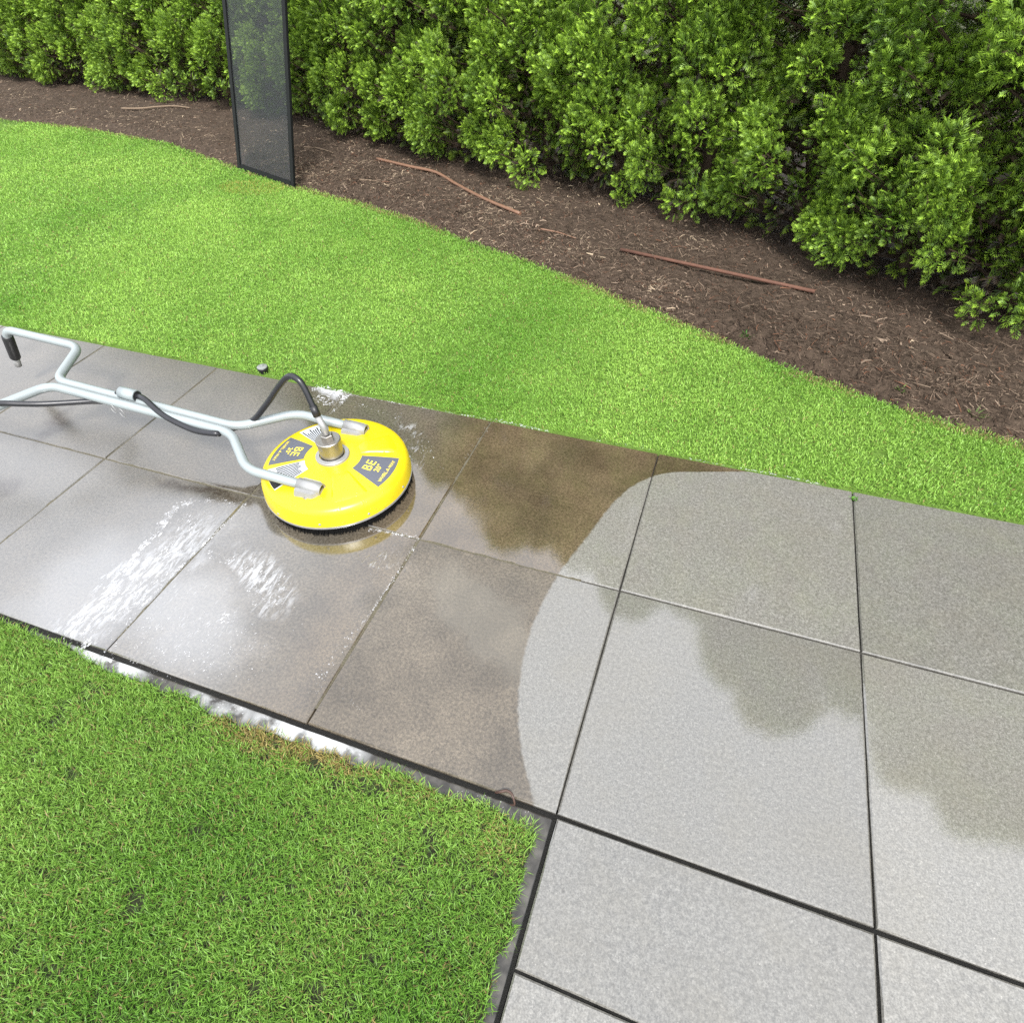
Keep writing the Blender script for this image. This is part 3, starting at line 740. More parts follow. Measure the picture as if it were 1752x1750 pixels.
hp = np.array([(-9.6, 5.75), (-6.464, 4.90), (-4.4, 4.55), (-2.866, 4.28), (-1.919, 3.96), (-0.964, 3.53), (0.004, 3.12), (0.701, 2.91), (1.303, 2.71), (1.892, 2.47), (2.28, 2.24), (2.60, 1.98), (2.95, 1.73), (3.5, 1.62), (5.6, 1.1)])
seg = np.r_[0, np.cumsum(np.linalg.norm(np.diff(hp, axis=0), axis=1))]
def hedge_at(s):
    p0 = np.array([np.interp(s, seg, hp[:, 0]), np.interp(s, seg, hp[:, 1])])
    p1 = np.array([np.interp(s + .3, seg, hp[:, 0]), np.interp(s + .3, seg, hp[:, 1])]); p2 = np.array([np.interp(s - .3, seg, hp[:, 0]), np.interp(s - .3, seg, hp[:, 1])])
    t = (p1 - p2) / np.linalg.norm(p1 - p2); return p0, np.array([-t[1], t[0]])
SP = 0.56
tree_s = np.arange(0.4, seg[-1], SP)
ords = ["first", "second", "third", "fourth", "fifth", "sixth", "seventh", "eighth", "ninth", "tenth", "eleventh", "twelfth", "thirteenth", "fourteenth", "fifteenth", "sixteenth"]
centres = []
for s in tree_s:
    p0, nv = hedge_at(s); centres.append(p0 + nv * 0.40)
screen_mid = np.array([-1.32 + 0.45, 2.78 + 1.1])
i_scr = int(np.argmin([np.linalg.norm(c_ - np.array([-1.0, 4.2])) for c_ in centres]))
rod_mid = np.array([1.87, 2.6]); i_rod = int(np.argmin([np.linalg.norm(c_ - rod_mid) for c_ in centres]))
for i, c_ in enumerate(centres):
    cm, tm, lm = variants[(i + i // 2) % 2]
    o = empty("arborvitae_tree", (c_[0], c_[1], 0.0)); o.rotation_euler = (0, 0, random.uniform(0, 6.28)); sc = random.uniform(.95, 1.05)
    zs = random.uniform(.88, 1.05)
    if c_[0] > 1.8: zs = float(np.interp(c_[0], [1.8, 2.1, 2.65, 2.8, 3.2, 3.35, 3.7, 3.85, 4.3, 4.5, 6.0], [.95, .83, .83, 1.0, 1.0, .80, .80, .91, .91, .97, .95]))
    o.scale = (sc, sc, zs)
    if i == i_scr: lab = "clipped green arborvitae behind the leaning mesh screen"
    elif i < i_scr: lab = f"{ords[i_scr - i - 1]} hedge arborvitae past the mesh screen, going away from the rusty rod"
    elif i < i_rod: lab = f"{ords[i - i_scr - 1]} hedge arborvitae from the mesh screen towards the rusty rod"
    elif i == i_rod: lab = "hedge arborvitae standing right behind the rusty rod"
    else: lab = f"{ords[i - i_rod - 1]} hedge arborvitae past the rusty rod, going away from the mesh screen"
    tag(o, lab, "tree", "arborvitae trees of the hedge")
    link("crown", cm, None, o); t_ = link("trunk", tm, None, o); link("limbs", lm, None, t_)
# ------------------------------------------------------------------ leaning mesh screen
M_BLACKFRAME = simple("black_aluminium", (0.004, 0.0045, 0.0045), 0.6, 0.0, 0.3, 30.0, 0, 0.2)
def mat_net():
    N = NT("insect_mesh"); P = N.n("TexCoord").outputs["Object"]
    b = N.bsdf(base=N.mix(N.noise(P, 3.0, 3.0), (0.020, 0.023, 0.024), (0.034, 0.037, 0.039)), rough=0.6, spec=0.4)
    t = N.n("BsdfTransparent"); mx = N.n("MixShader"); mx.inputs[0].default_value = 0.60
    N.t.links.new(t.outputs[0], mx.inputs[1]); N.t.links.new(b.outputs[0], mx.inputs[2]); return N.surf(mx)
b0 = gnd(407, 286); b1 = gnd(504, 320)
t_ = (b1 - b0); Wd = np.linalg.norm(t_); t_ = t_ / Wd; nn = np.array([-t_[1], t_[0], 0]); kk = 0.27
up = nn * kk + np.array([0, 0, 1.0]); up /= np.linalg.norm(up); back = np.cross(t_, up)
scr = empty("screen_panel", tuple((b0 + b1) / 2 + np.array([0, 0, -0.014])))
tag(scr, "tall black-framed insect mesh screen leaning back towards the hedge", "screen")
org = (b0 + b1) / 2
def frame_bar(name, x0, x1, z0, z1, th=0.016):
    bm = bmesh.new(); q = []
    for dz in (-th / 2, th / 2):
        for a, b in ((x0, z0), (x1, z0), (x1, z1), (x0, z1)):
            q.append(bm.verts.new(tuple(t_ * a + up * b + back * dz)))
    for f in ((0, 1, 2, 3), (7, 6, 5, 4), (0, 4, 5, 1), (1, 5, 6, 2), (2, 6, 7, 3), (3, 7, 4, 0)): bm.faces.new([q[i] for i in f])
    bmesh.ops.bevel(bm, geom=bm.edges[:], offset=0.003, segments=2, affect='EDGES')
    return link(name, bm_mesh(name, bm), M_BLACKFRAME, scr)
HS = 2.02; hw = Wd / 2; fw = 0.042
frame_bar("stile", -hw, -hw + fw, 0.0, HS); frame_bar("stile", hw - fw, hw, 0.0, HS)
frame_bar("rail", -hw + fw, hw - fw, 0.0, 0.040, 0.015); frame_bar("rail", -hw + fw, hw - fw, HS - fw, HS, 0.015)
bm = bmesh.new()
nxs, nzs = 12, 30; grid = []
for j in range(nzs + 1):
    rw = []
    for i in range(nxs + 1):
        a = -hw + fw - .002 + (2 * hw - 2 * fw + .004) * i / nxs; b = 0.038 + (HS - fw - 0.036) * j / nzs
        sag = 0.004 * math.sin(math.pi * i / nxs) * math.sin(math.pi * j / nzs) + 0.0012 * math.sin(j * 1.7 + i * .9)
        rw.append(bm.verts.new(tuple(t_ * a + up * b + back * sag)))
    grid.append(rw)
for j in range(nzs):
    for i in range(nxs): bm.faces.new((grid[j][i], grid[j][i + 1], grid[j + 1][i + 1], grid[j + 1][i]))
link("mesh_screen", bm_mesh("mesh_screen", bm, True), mat_net(), scr)

# ------------------------------------------------------------------ surface cleaner
def mat_yellow():
    N = NT("yellow_plastic"); P = N.n("TexCoord").outputs["Object"]
    zz = N.n("SeparateXYZ", Vector=P).outputs[2]
    k = N.mix(N.noise(P, 8.0, 3.0), (0.50, 0.385, 0.006), (0.55, 0.43, 0.008))
    grime = N.math('MULTIPLY', N.sstep(N.noise(P, 75.0, 4.0, 0.7), 0.58, 0.72), N.mixf(N.sstep(zz, 0.085, 0.045), 0.22, 0.75))
    k = N.mix(grime, k, (0.20, 0.13, 0.03))
    dv = N.n("TexVoronoi", Scale=120.0); N.put(dv.inputs["Vector"], P)
    drop = N.math('MULTIPLY', N.sstep(dv.outputs["Distance"], 0.35, 0.10), N.sstep(N.noise(P, 40.0, 1.0), 0.55, 0.6))
    return N.surf(N.bsdf(base=k, rough=N.mixf(N.noise(P, 30.0, 4.0), 0.22, 0.42), spec=0.5, normal=N.bump(drop, 0.5, 0.0015)))
M_YEL = mat_yellow()
M_STEEL = simple("brushed_steel", (0.36, 0.34, 0.31), 0.42, 1.0, 0.15, 60.0, 0.05)
M_ZINC = simple("zinc_plate", (0.30, 0.30, 0.295), 0.42, 0.45, 0.15, 40.0, 0.05)
M_ALU = simple("powder_grey_tube", (0.25, 0.28, 0.285), 0.36, 0.15, 0.05, 18.0, 0.02)
M_RUB = simple("black_rubber", (0.012, 0.012, 0.013), 0.45, 0, 0.3, 50.0)
M_HOSE = simple("black_hose", (0.014, 0.014, 0.017), 0.35, 0, 0.2, 50.0)
M_STK = simple("grey_sticker", (0.075, 0.080, 0.098), 0.38, 0, 0.08, 60.0)
M_STKW = simple("pale_sticker", (0.42, 0.44, 0.46), 0.40, 0, 0.10, 60.0)
M_INK_HOLLOW = simple("black_ink_hollow", (0.012, 0.012, 0.014), 0.5, 0, 0.1, 50.0)
M_LET = simple("yellow_ink", (0.80, 0.64, 0.05), 0.45, 0, 0.05, 50.0)
M_WHT = simple("white_ink", (0.70, 0.70, 0.70), 0.45, 0, 0.05, 50.0)
CX, CY = 0.868, 0.142
cl = tag(empty("surface_cleaner", (CX, CY, 0.0)), "yellow round pressure-washer surface cleaner with grey tube handle, standing on the wet slabs", "surface cleaner")
W = lambda p_: np.asarray(p_, float) - np.array([CX, CY, 0.0])       # world -> cleaner space
prof = [(0.229, 0.040), (0.2365, 0.040), (0.2365, 0.046), (0.2335, 0.075), (0.2300, 0.088), (0.2235, 0.0965), (0.213, 0.1015), (0.195, 0.1040), (0.14, 0.1115), (0.075, 0.1185), (0.060, 0.1195), (0.0, 0.1195)]
def deck_z(r): return float(np.interp(r, [0.0, 0.06, 0.075, 0.14, 0.195, 0.213, 0.2235], [0.1195, 0.1195, 0.1185, 0.1115, 0.1040, 0.1015, 0.0965]))
deck = link("deck", lathe("deck", prof, 96), M_YEL, cl)
link("trim_ring", lathe("trim_ring", [(0.228, 0.033), (0.2375, 0.033), (0.2378, 0.0398), (0.228, 0.0398)], 96), M_ZINC, cl)
# bristle skirt
g = np.random.default_rng(5); nb_ = 1500
a = np.sort(g.uniform(0, 2 * np.pi, nb_)); r0 = g.uniform(0.222, 0.233, nb_); fl = g.normal(0.001, 0.003, nb_)
wv = 0.0011; s = np.stack([-np.sin(a), np.cos(a), 0 * a], 1) * wv; o_ = np.stack([np.cos(a), np.sin(a), 0 * a], 1)
tp_ = o_ * r0[:, None] + np.array([0, 0, 0.034]); bt = o_ * (r0 + fl)[:, None] + s * g.normal(0, 2, nb_)[:, None] + np.stack([0 * a, 0 * a, g.uniform(0.0005, 0.004, nb_)], 1)
V = np.stack([tp_ - s, tp_ + s, bt + s * .8, bt - s * .8], 1).reshape(-1, 3); k = np.arange(nb_) * 4
lt = lathe("skirt", [(0.210, 0.034), (0.229, 0.034), (0.229, 0.006), (0.210, 0.004)], 64)
bm = bmesh.new(); bm.from_mesh(lt); bv = [bm.verts.new(tuple(v)) for v in V]
for q in k: bm.faces.new((bv[q], bv[q + 1], bv[q + 2], bv[q + 3]))
link("brush_skirt", bm_mesh("brush_skirt", bm), simple("black_bristle", (0.004, 0.004, 0.004), 0.7, 0, 0.2, 60.0, 0, 0.1), cl)

def wedge(name, r0, r1, a0, a1, lift, mat, parent, th=0.0, n=14, shrink=0.0):
    """sector laid on the deck; th > 0 makes it a raised pad with sloped sides"""
    bm = bmesh.new(); rows = []
    m_ = 8
    for j in range(m_ + 1):
        r_ = r0 + (r1 - r0) * j / m_; row = []
        for i in range(n + 1):
            an = a0 + (a1 - a0) * i / n; edge = min(j, m_ - j, i, n - i)
            zz = deck_z(r_) + lift + (th if edge > 0 else -0.0006 if th else 0)
            row.append(bm.verts.new((r_ * math.cos(an), r_ * math.sin(an), zz)))
        rows.append(row)
    for j in range(m_):
        for i in range(n): bm.faces.new((rows[j][i], rows[j][i + 1], rows[j + 1][i + 1], rows[j + 1][i]))
    return link(name, bm_mesh(name, bm, True), mat, parent)
def ang(u, v, z=0.105):
    q = gnd(u, v, z); return math.atan2(q[1] - CY, q[0] - CX)
def rad_(u, v, z=0.105):
    q = gnd(u, v, z); return math.hypot(q[1] - CY, q[0] - CX)
# stickers: angles read off the photograph
A_R = (ang(650, 834), ang(682, 783)); A_L = (ang(500, 749), ang(463, 795)); A_F = (ang(456, 803), ang(474, 836)); A_B = (ang(560, 722), ang(510, 738))
fixa = lambda a: (a[0], a[1] if a[1] > a[0] else a[1] + 2 * math.pi)
stR = wedge("sticker", 0.092, 0.207, *fixa(A_R), 0.0008, M_STK, deck); tag(stR, "dark grey sticker with yellow lettering")
stL = wedge("sticker", 0.092, 0.207, *fixa(A_L), 0.0008, M_STK, deck); tag(stL, "dark grey sticker with yellow lettering beside the pale warning label")
stF = wedge("sticker", 0.088, 0.205, *fixa(A_F), 0.0008, M_STKW, deck); tag(stF, "pale warning label with rows of fine print")
stB = wedge("sticker", 0.080, 0.205, *fixa(A_B), 0.0008, M_STKW, deck); tag(stB, "pale label with fine black print behind the hub")

def lettering(parent, body, r_, an, size, mat, lift=0.0016, rot=-math.pi / 2, sx=1.0):
    cu = bpy.data.curves.new("lettering", 'FONT'); cu.body = body; cu.size = size; cu.align_x = 'CENTER'; cu.align_y = 'CENTER'; cu.extrude = 0.0; cu.space_character = 1.08
    ob = bpy.data.objects.new("lettering_src", cu); col.objects.link(ob)
    bpy.context.view_layer.update()
    me = bpy.data.meshes.new_from_object(ob.evaluated_get(bpy.context.evaluated_depsgraph_get()))
    bpy.data.objects.remove(ob)
    ca, sa = math.cos(an + rot), math.sin(an + rot)
    for v in me.vertices:
        x_, y_ = v.co.x * sx, v.co.y
        px_, py_ = r_ * math.cos(an) + x_ * ca - y_ * sa, r_ * math.sin(an) + x_ * sa + y_ * ca
        v.co = (px_, py_, deck_z(math.hypot(px_, py_)) + lift)
    return link("lettering", me, mat, parent)
for st, A in ((stR, fixa(A_R)), (stL, fixa(A_L))):
    mid = (A[0] + A[1]) / 2
    lettering(st, "BE", 0.130, mid, 0.043, M_LET, rot=math.pi / 2, sx=1.0)
    lettering(st, '20"', 0.160, mid, 0.024, M_LET, rot=math.pi / 2)
    lettering(st, "WHIRL-A-WAY", 0.189, mid, 0.0155, M_LET, rot=math.pi / 2, sx=0.9)
# fine print as thin ink bars
def print_bars(st, A, r0, r1, n, mat):
    bm = bmesh.new(); rr_ = random.Random(3)
    for i in range(n):
        an = A[0] + (A[1] - A[0]) * (i + .8) / (n + .6); w_ = (A[1] - A[0]) / n * 0.24
        ra = r0 + rr_.uniform(0, .012); rb = r1 - rr_.uniform(0, .03)
        cs = [(ra, an - w_), (rb, an - w_), (rb, an + w_), (ra, an + w_)]
        bm.faces.new([bm.verts.new((r_ * math.cos(b), r_ * math.sin(b), deck_z(r_) + .0016)) for r_, b in cs])
    link("fine_print", bm_mesh("fine_print", bm), mat, st)
print_bars(stF, fixa(A_F), 0.10, 0.195, 9, M_INK_HOLLOW); print_bars(stB, fixa(A_B), 0.095, 0.195, 11, M_INK_HOLLOW)
stD = wedge("warning_band", 0.176, 0.2045, fixa(A_F)[1] - 0.30, fixa(A_F)[1] - 0.02, 0.0024, M_INK_HOLLOW, stF)

# raised pads moulded into the deck
def pad(u0, v0, u1, v1, r0=0.085, r1=0.200):
    A = fixa((ang(u0, v0), ang(u1, v1))); return wedge("raised_pad", r0, r1, *A, 0.0, M_YEL, deck, 0.0065)
pad(566, 860, 632, 842); pad(690, 772, 668, 742)
# rivets round the rim
for k_ in range(10):
    an = math.radians(-108 + 36 * k_)
    me = bpy.data.meshes.new("rivet"); bm = bmesh.new(); bmesh.ops.create_uvsphere(bm, u_segments=10, v_segments=6, radius=0.0042)
    for v in bm.verts: v.co.x *= 0.55
    rv = link("rivet", bm_mesh("rivet", bm, True), M_ZINC, cl, (0.2362 * math.cos(an), 0.2362 * math.sin(an), 0.053)); rv.rotation_euler = (0, 0, an)
# hub
hub = link("hub", lathe("hub", [(0.0, 0.118), (0.053, 0.118), (0.053, 0.1265), (0.051, 0.1285), (0.040, 0.1285), (0.040, 0.131)], 48), M_ZINC, cl)
link("swivel_body", lathe("swivel_body", [(0.037, 0.1225), (0.037, 0.176), (0.039, 0.178), (0.039, 0.186), (0.037, 0.188), (0.0, 0.188)], 48), M_STEEL, hub)
link("nut", lathe("nut", [(0.0, 0.1875), (0.0195, 0.1875), (0.0195, 0.204), (0.017, 0.206), (0.0, 0.206)], 6, False), M_STEEL, hub)
top = np.array([0, 0, 0.205])
fit = W(hit(543, 712, (CX, CY + 0.012, 0), np.array([0, 1.0, 0])))
link("hose_fitting", tube("hose_fitting", [top, top * .55 + fit * .45 + np.array([0.003, 0, 0.004]), fit], [0.011, 0.0105, 0.010], 14), M_ZINC, hub)

# handle frame: plane through the brackets, nearly flat, along the path
av = np.array([-.05, .999, 0]); av /= np.linalg.norm(av)
P0 = hit(380, 730, (CX, CY, 0), av); P1 = hit(110, 660, (CX, CY, 0), av); sv = (P1 - P0) / np.linalg.norm(P1 - P0); nv_ = np.cross(av, sv)
if nv_[2] < 0: nv_ = -nv_
fr = lambda s_, l_, h_=0.0: W(P0 + sv * s_ + av * l_ + nv_ * h_)
TR = 0.0150
end_w = hit(9, 566, P0, np.cross(sv, av)); e_s = float((end_w - P0) @ sv)
for sg in (1, -1):
    gdir = W(hit(38, 632, P0 + av * 0.205, av)) - fr(e_s, 0.205)
    gdir = gdir / np.linalg.norm(gdir)
    gd = gdir if sg > 0 else gdir - 2 * av * float(gdir @ av)
    e0 = fr(e_s + 0.012, 0.205 * sg)
    pts = [fr(-0.436, 0.148 * sg), fr(-0.185, 0.147 * sg), fr(-0.045, 0.0155 * sg), fr(0.655, 0.0155 * sg), fr(0.735, 0.208 * sg), e0, e0 + gd * 0.10]
    tb = link("handle_tube", tube("handle_tube", fillet(pts, 0.045, 9), TR, 18), M_ALU, cl)
    link("grip", tube("grip", [e0 + gd * t for t in (0.03, 0.034, 0.05, 0.135, 0.14)], [TR + .001, TR + .004, TR + .0045, TR + .0035, TR + .001], 18), M_RUB, tb)
    link("grip_end", tube("grip_end", [e0 + gd * 0.13, e0 + gd * 0.178, e0 + gd * 0.18], [0.012, 0.012, 0.010], 14), M_ZINC, tb)
    # saddle bracket on the deck, a bent plate with a half sleeve over the tube end
    c_ = fr(-0.400, 0.148 * sg); xd = (fr(-0.5, 0) - fr(-0.4, 0)); xd /= np.linalg.norm(xd); yd = av; zd = np.cross(xd, yd)
    br = empty("bracket_dummy"); bpy.data.objects.remove(br)
    bm = bmesh.new()
    hx, hy = 0.040, 0.036; zt = 0.003; zb = -0.030
    ring = [(-hx, -hy), (hx * .55, -hy), (hx, -hy * .35), (hx, hy * .35), (hx * .55, hy), (-hx, hy), (-hx * 1.05, 0)]
    lo = [bm.verts.new(tuple(c_ + xd * p_ + yd * q_ * 1.08 + zd * zb)) for p_, q_ in ring]
    hi = [bm.verts.new(tuple(c_ + xd * p_ * .94 + yd * q_ * .80 + zd * zt)) for p_, q_ in ring]
    nr_ = len(ring)
    for i in range(nr_): bm.faces.new((lo[i], lo[(i + 1) % nr_], hi[(i + 1) % nr_], hi[i]))
    bm.faces.new(hi); bm.faces.new(lo[::-1])
    bmesh.ops.bevel(bm, geom=bm.edges[:], offset=0.0025, segments=2, affect='EDGES')
    bk = link("bracket", bm_mesh("bracket", bm), M_ZINC, cl)
    # half sleeve
    bm = bmesh.new(); rings_ = []
    for xx in (-0.038, 0.040):
        for rr_ in (TR + .0045, TR + .001):
            rings_.append([bm.verts.new(tuple(c_ + xd * xx + rr_ * (math.cos(b_) * yd + math.sin(b_) * zd))) for b_ in np.linspace(-0.5, math.pi + .5, 15)])
    o0, i0, o1, i1 = rings_
    for k_ in range(14):
        bm.faces.new((o0[k_], o0[k_ + 1], o1[k_ + 1], o1[k_])); bm.faces.new((i0[k_ + 1], i0[k_], i1[k_], i1[k_ + 1]))
        bm.faces.new((o1[k_], o1[k_ + 1], i1[k_ + 1], i1[k_])); bm.faces.new((o0[k_ + 1], o0[k_], i0[k_], i0[k_ + 1]))
    link("sleeve", bm_mesh("sleeve", bm, True), M_ZINC, bk)
    link("tube_end", tube("tube_end", [fr(-0.430, 0.148 * sg), fr(-0.4372, 0.148 * sg)], TR - .0015, 14), M_INK_HOLLOW, bk)  # black cap painted as the shaded inside of the open tube
    bm = bmesh.new(); bmesh.ops.create_cone(bm, cap_ends=True, segments=6, radius1=0.0065, radius2=0.0055, depth=0.006)
    rot = Matrix((tuple(xd), tuple(zd), tuple(-yd))).transposed().to_4x4()
    for v in bm.verts: v.co = rot @ v.co
    bmesh.ops.translate(bm, verts=bm.verts, vec=tuple(c_ - yd * hy * 1.02 + zd * -0.018))
    link("bolt", bm_mesh("bolt", bm), M_STEEL, bk)
# clamp sleeve that carries the hose, two wire clips
s_sl = float((hit(212, 679, P0, nv_) - P0) @ sv); s_sr = float((hit(238, 687, P0, nv_) - P0) @ sv)
slv = link("hose_sleeve", tube("hose_sleeve", [fr(s_sl, 0.018, .020), fr(s_sr, 0.018, .020)], 0.0205, 18), M_ALU, cl)
link("sleeve_mouth", tube("sleeve_mouth", [fr(s_sr + .003, 0.018, .020), fr(s_sr - .0008, 0.018, .020)], 0.0175, 18), M_INK_HOLLOW, slv)  # black disc for the shade inside the sleeve opening
for u, v in ((193, 699), (208, 706)):
    c_ = W(hit(u, v, P0 - av * 0.030, av)); rr_ = 0.017
    link("wire_clip", tube("wire_clip", [c_ + rr_ * (math.cos(b_) * sv * .9 + math.sin(b_) * np.array([0, 0, 1.0]) + av * .25 * math.cos(b_)) for b_ in np.linspace(0.6, 5.9, 22)], 0.0011, 6), M_ZINC, cl)
# hose: hub -> arch -> under the shaft -> sleeve -> away
yp = np.array([0, 1.0, 0])
A1 = [fit * .97 + top * .03, fit, W(hit(533, 690, (CX, CY + 0.02, 0), yp)), W(hit(519, 661, (CX, CY + .03, 0), yp)), W(hit(508, 648, (CX, CY + .035, 0), yp)), W(hit(494, 644, (CX, CY + .04, 0), yp)), W(hit(478, 660, (CX, CY + .045, 0), yp)),
      W(hit(455, 693, (CX, CY + .045, 0), yp)), W(hit(428, 722, (CX, CY + .035, 0), yp))]
q = W(hit(395, 743, (CX, CY, 0), np.array([-.05, .999, 0])))
A1 += [fr(0.02, 0.0, -0.030), W(hit(372, 742, P0 + av * -0.036, av)), W(hit(335, 737, P0 + av * -0.040, av)), W(hit(296, 720, P0 + av * -0.034, av)), W(hit(272, 705, P0 + av * -0.020, av)), fr(s_sr - 0.045, 0.004, .030), fr(s_sr, 0.018, .0215), fr((s_sl + s_sr) / 2, 0.018, .020),
       fr(s_sl + .01, 0.018, .016), fr(s_sl + .06, 0.012, -.026), W(hit(150, 687, P0 + av * -0.03, av)), W(hit(80, 691, P0 + av * -0.10, av)), W(hit(36, 691, P0 + av * -0.135, av) + nv_ * 0.0), W(hit(0, 690, P0 + av * -0.16, av)), W(hit(-60, 692, P0 + av * -0.20, av)), W(hit(-160, 720, P0 + av * -0.30, av)), W(np.array([-0.95, -0.30, 0.012])), W(np.array([-1.6, -0.35, 0.012])), W(np.array([-2.6, -0.15, 0.012]))]
link("hose", tube("hose", catmull(A1, 8), 0.0095, 12), M_HOSE, cl)
link("hose_collar", tube("hose_collar", [fit * 1.0, fit + (A1[2] - fit) * .8], 0.0118, 14), M_RUB, hub)
# ------------------------------------------------------------------ soap foam on the slabs
g = np.random.default_rng(77)
FV, FF, FO = [], [], [0]
DOME = np.array([(math.cos(a_), math.sin(a_), 0.0) for a_ in np.linspace(0, 2 * np.pi, 7)[:-1]] + [(0.6 * math.cos(a_ + .5), 0.6 * math.sin(a_ + .5), 0.75) for a_ in np.linspace(0, 2 * np.pi, 7)[:-1]] + [(0, 0, 1.0)])
DF = [(i, (i + 1) % 6, 6 + i) for i in range(6)] + [((i + 1) % 6, 6 + (i + 1) % 6, 6 + i) for i in range(6)] + [(6 + i, 6 + (i + 1) % 6, 12) for i in range(6)]
DF = np.array(DF)
def bubbles(xy, r, elong, ang_, flat=0.4, z=0.0):
    n = len(xy)
    ca, sa = np.cos(ang_), np.sin(ang_)
    X = DOME[None, :, 0] * (r * elong)[:, None]; Yv = DOME[None, :, 1] * r[:, None]; Z = DOME[None, :, 2] * (r * flat)[:, None] + z + 0.0004
    V = np.stack([xy[:, 0, None] + X * ca[:, None] - Yv * sa[:, None], xy[:, 1, None] + X * sa[:, None] + Yv * ca[:, None], Z], 2)
    F = (np.arange(n) * 13)[:, None, None] + DF[None]
    FV.append(V.reshape(-1, 3)); FF.append(F.reshape(-1, 3) + FO[0]); FO[0] += n * 13
def along(px, n, spread, z=0.0):
    P = np.array([gnd(u, v, z)[:2] for u, v in px]); L = np.r_[0, np.cumsum(np.linalg.norm(np.diff(P, axis=0), axis=1))]
    s_ = g.uniform(0, L[-1], n)
    return np.stack([np.interp(s_, L, P[:, 0]), np.interp(s_, L, P[:, 1])], 1) + g.normal(0, spread, (n, 2))
def foam_line(px, n, spread, r0, r1, elong=1.4, an=None, z=0.0, flat=0.4):
    n = max(8, int(n * (0.6 if z == 0 else 1.0))); flat = flat if z == 0 else 0.14; xy = along(px, n, spread, z); a_ = g.uniform(0, 3.14, n) if an is None else g.normal(an, .25, n)
    bubbles(xy, g.uniform(r0, r1, n) * g.uniform(.3, .75, n), g.uniform(1, elong, n), a_, flat, z)
fd = math.radians(100)
foam_line([(330, 858), (300, 868), (282, 890), (276, 905)], 260, 0.008, .0025, .007, 1.5)
foam_line([(300, 870), (265, 915), (240, 940), (215, 975), (188, 990)], 320, 0.007, .002, .006, 3.0, fd)
foam_line([(190, 990), (205, 1000), (180, 1030), (150, 1055), (120, 1075), (160, 1105)], 380, 0.012, .002, .006, 3.5, fd)
foam_line([(330, 880), (260, 980), (190, 1075)], 700, 0.030, .0012, .0038, 4.0, fd)
foam_line([(345, 855), (415, 862)], 140, 0.008, .0015, .004, 2.0)
foam_line([(420, 862), (350, 930), (290, 990), (240, 1040)], 800, 0.0030, .0014, .0036, 2.0, math.pi / 2)
foam_line([(360, 945), (400, 965), (440, 985), (500, 1000)], 190, 0.010, .0012, .0038, 3.0, math.radians(75))
foam_line([(430, 1010), (450, 1030), (485, 1025)], 130, 0.010, .0015, .004, 1.8)
foam_line([(350, 1070), (400, 1055)], 100, 0.012, .0015, .0045, 2.0, math.radians(70))
foam_line([(200, 1080), (260, 1110), (330, 1130), (420, 1110)], 700, 0.045, .0010, .0028, 1.8)
foam_line([(250, 1050), (380, 1090), (480, 1130)], 500, 0.050, .0008, .0022, 1.6)
foam_line([(600, 1075), (560, 1140), (530, 1190)], 90, 0.010, .0012, .0035, 1.4)
foam_line([(585, 1185), (600, 1200), (610, 1215)], 26, 0.006, .0015, .004, 1.6)
foam_line([(640, 985), (660, 955), (690, 940)], 60, 0.020, .0010, .003, 1.4)
foam_line([(632, 905), (670, 912), (716, 921)], 260, 0.0035, .0015, .0045, 2.0, 0.0)
foam_line([(716, 922), (690, 965), (640, 1040), (600, 1095)], 260, 0.0025, .0012, .0030, 2.0, math.pi / 2)
foam_line([(540, 664), (560, 668), (590, 676)], 420, 0.012, .003, .008, 1.3)
foam_line([(545, 680), (570, 690), (585, 682)], 260, 0.012, .002, .006, 1.3)
foam_line([(596, 675), (585, 690), (565, 708)], 120, 0.004, .002, .005, 1.6)
foam_line([(598, 675), (700, 694), (838, 718)], 300, 0.0030, .0014, .0036, 2.4, 0.0)
foam_line([(838, 718), (870, 724), (940, 738)], 200, 0.0035, .0015, .0040, 2.4, 0.0)
foam_line([(1000, 750), (1060, 760), (1122, 772)], 60, 0.003, .0012, .0034, 2.4, 0.0)
foam_line([(1180, 785), (1250, 798), (1330, 812), (1420, 832)], 200, 0.0025, .0012, .0036, 2.4, 0.0)
foam_line([(838, 718), (825, 745), (790, 790)], 60, 0.005, .0012, .0035, 1.6)
foam_line([(600, 690), (660, 705), (700, 735), (740, 790), (755, 800)], 170, 0.010, .0010, .0028, 3.0, math.radians(-50))
foam_line([(660, 695), (710, 730), (745, 780)], 60, 0.008, .0010, .0022, 3.0, math.radians(-45))
zt_ = -0.0122
foam_line([(135, 1112), (180, 1128), (235, 1148)], 45, 0.007, .002, .006, 1.8, 0.0, zt_)
foam_line([(330, 1185), (380, 1205), (420, 1215)], 50, 0.007, .0015, .004, 1.8, 0.0, zt_)
foam_line([(440, 1222), (480, 1238), (530, 1256), (580, 1275), (620, 1285)], 60, 0.006, .002, .006, 1.8, 0.0, zt_)
foam_line([(760, 1330), (830, 1360), (900, 1385)], 60, 0.010, .001, .003, 1.4, 0.0, zt_)
me = mesh_np("soap_foam", np.concatenate(FV), np.concatenate(FF), smooth=True)
tag(link("soap_foam", me, M_FOAM), "white soap foam and bubbles streaked over the wet slabs", "foam", kind="stuff")

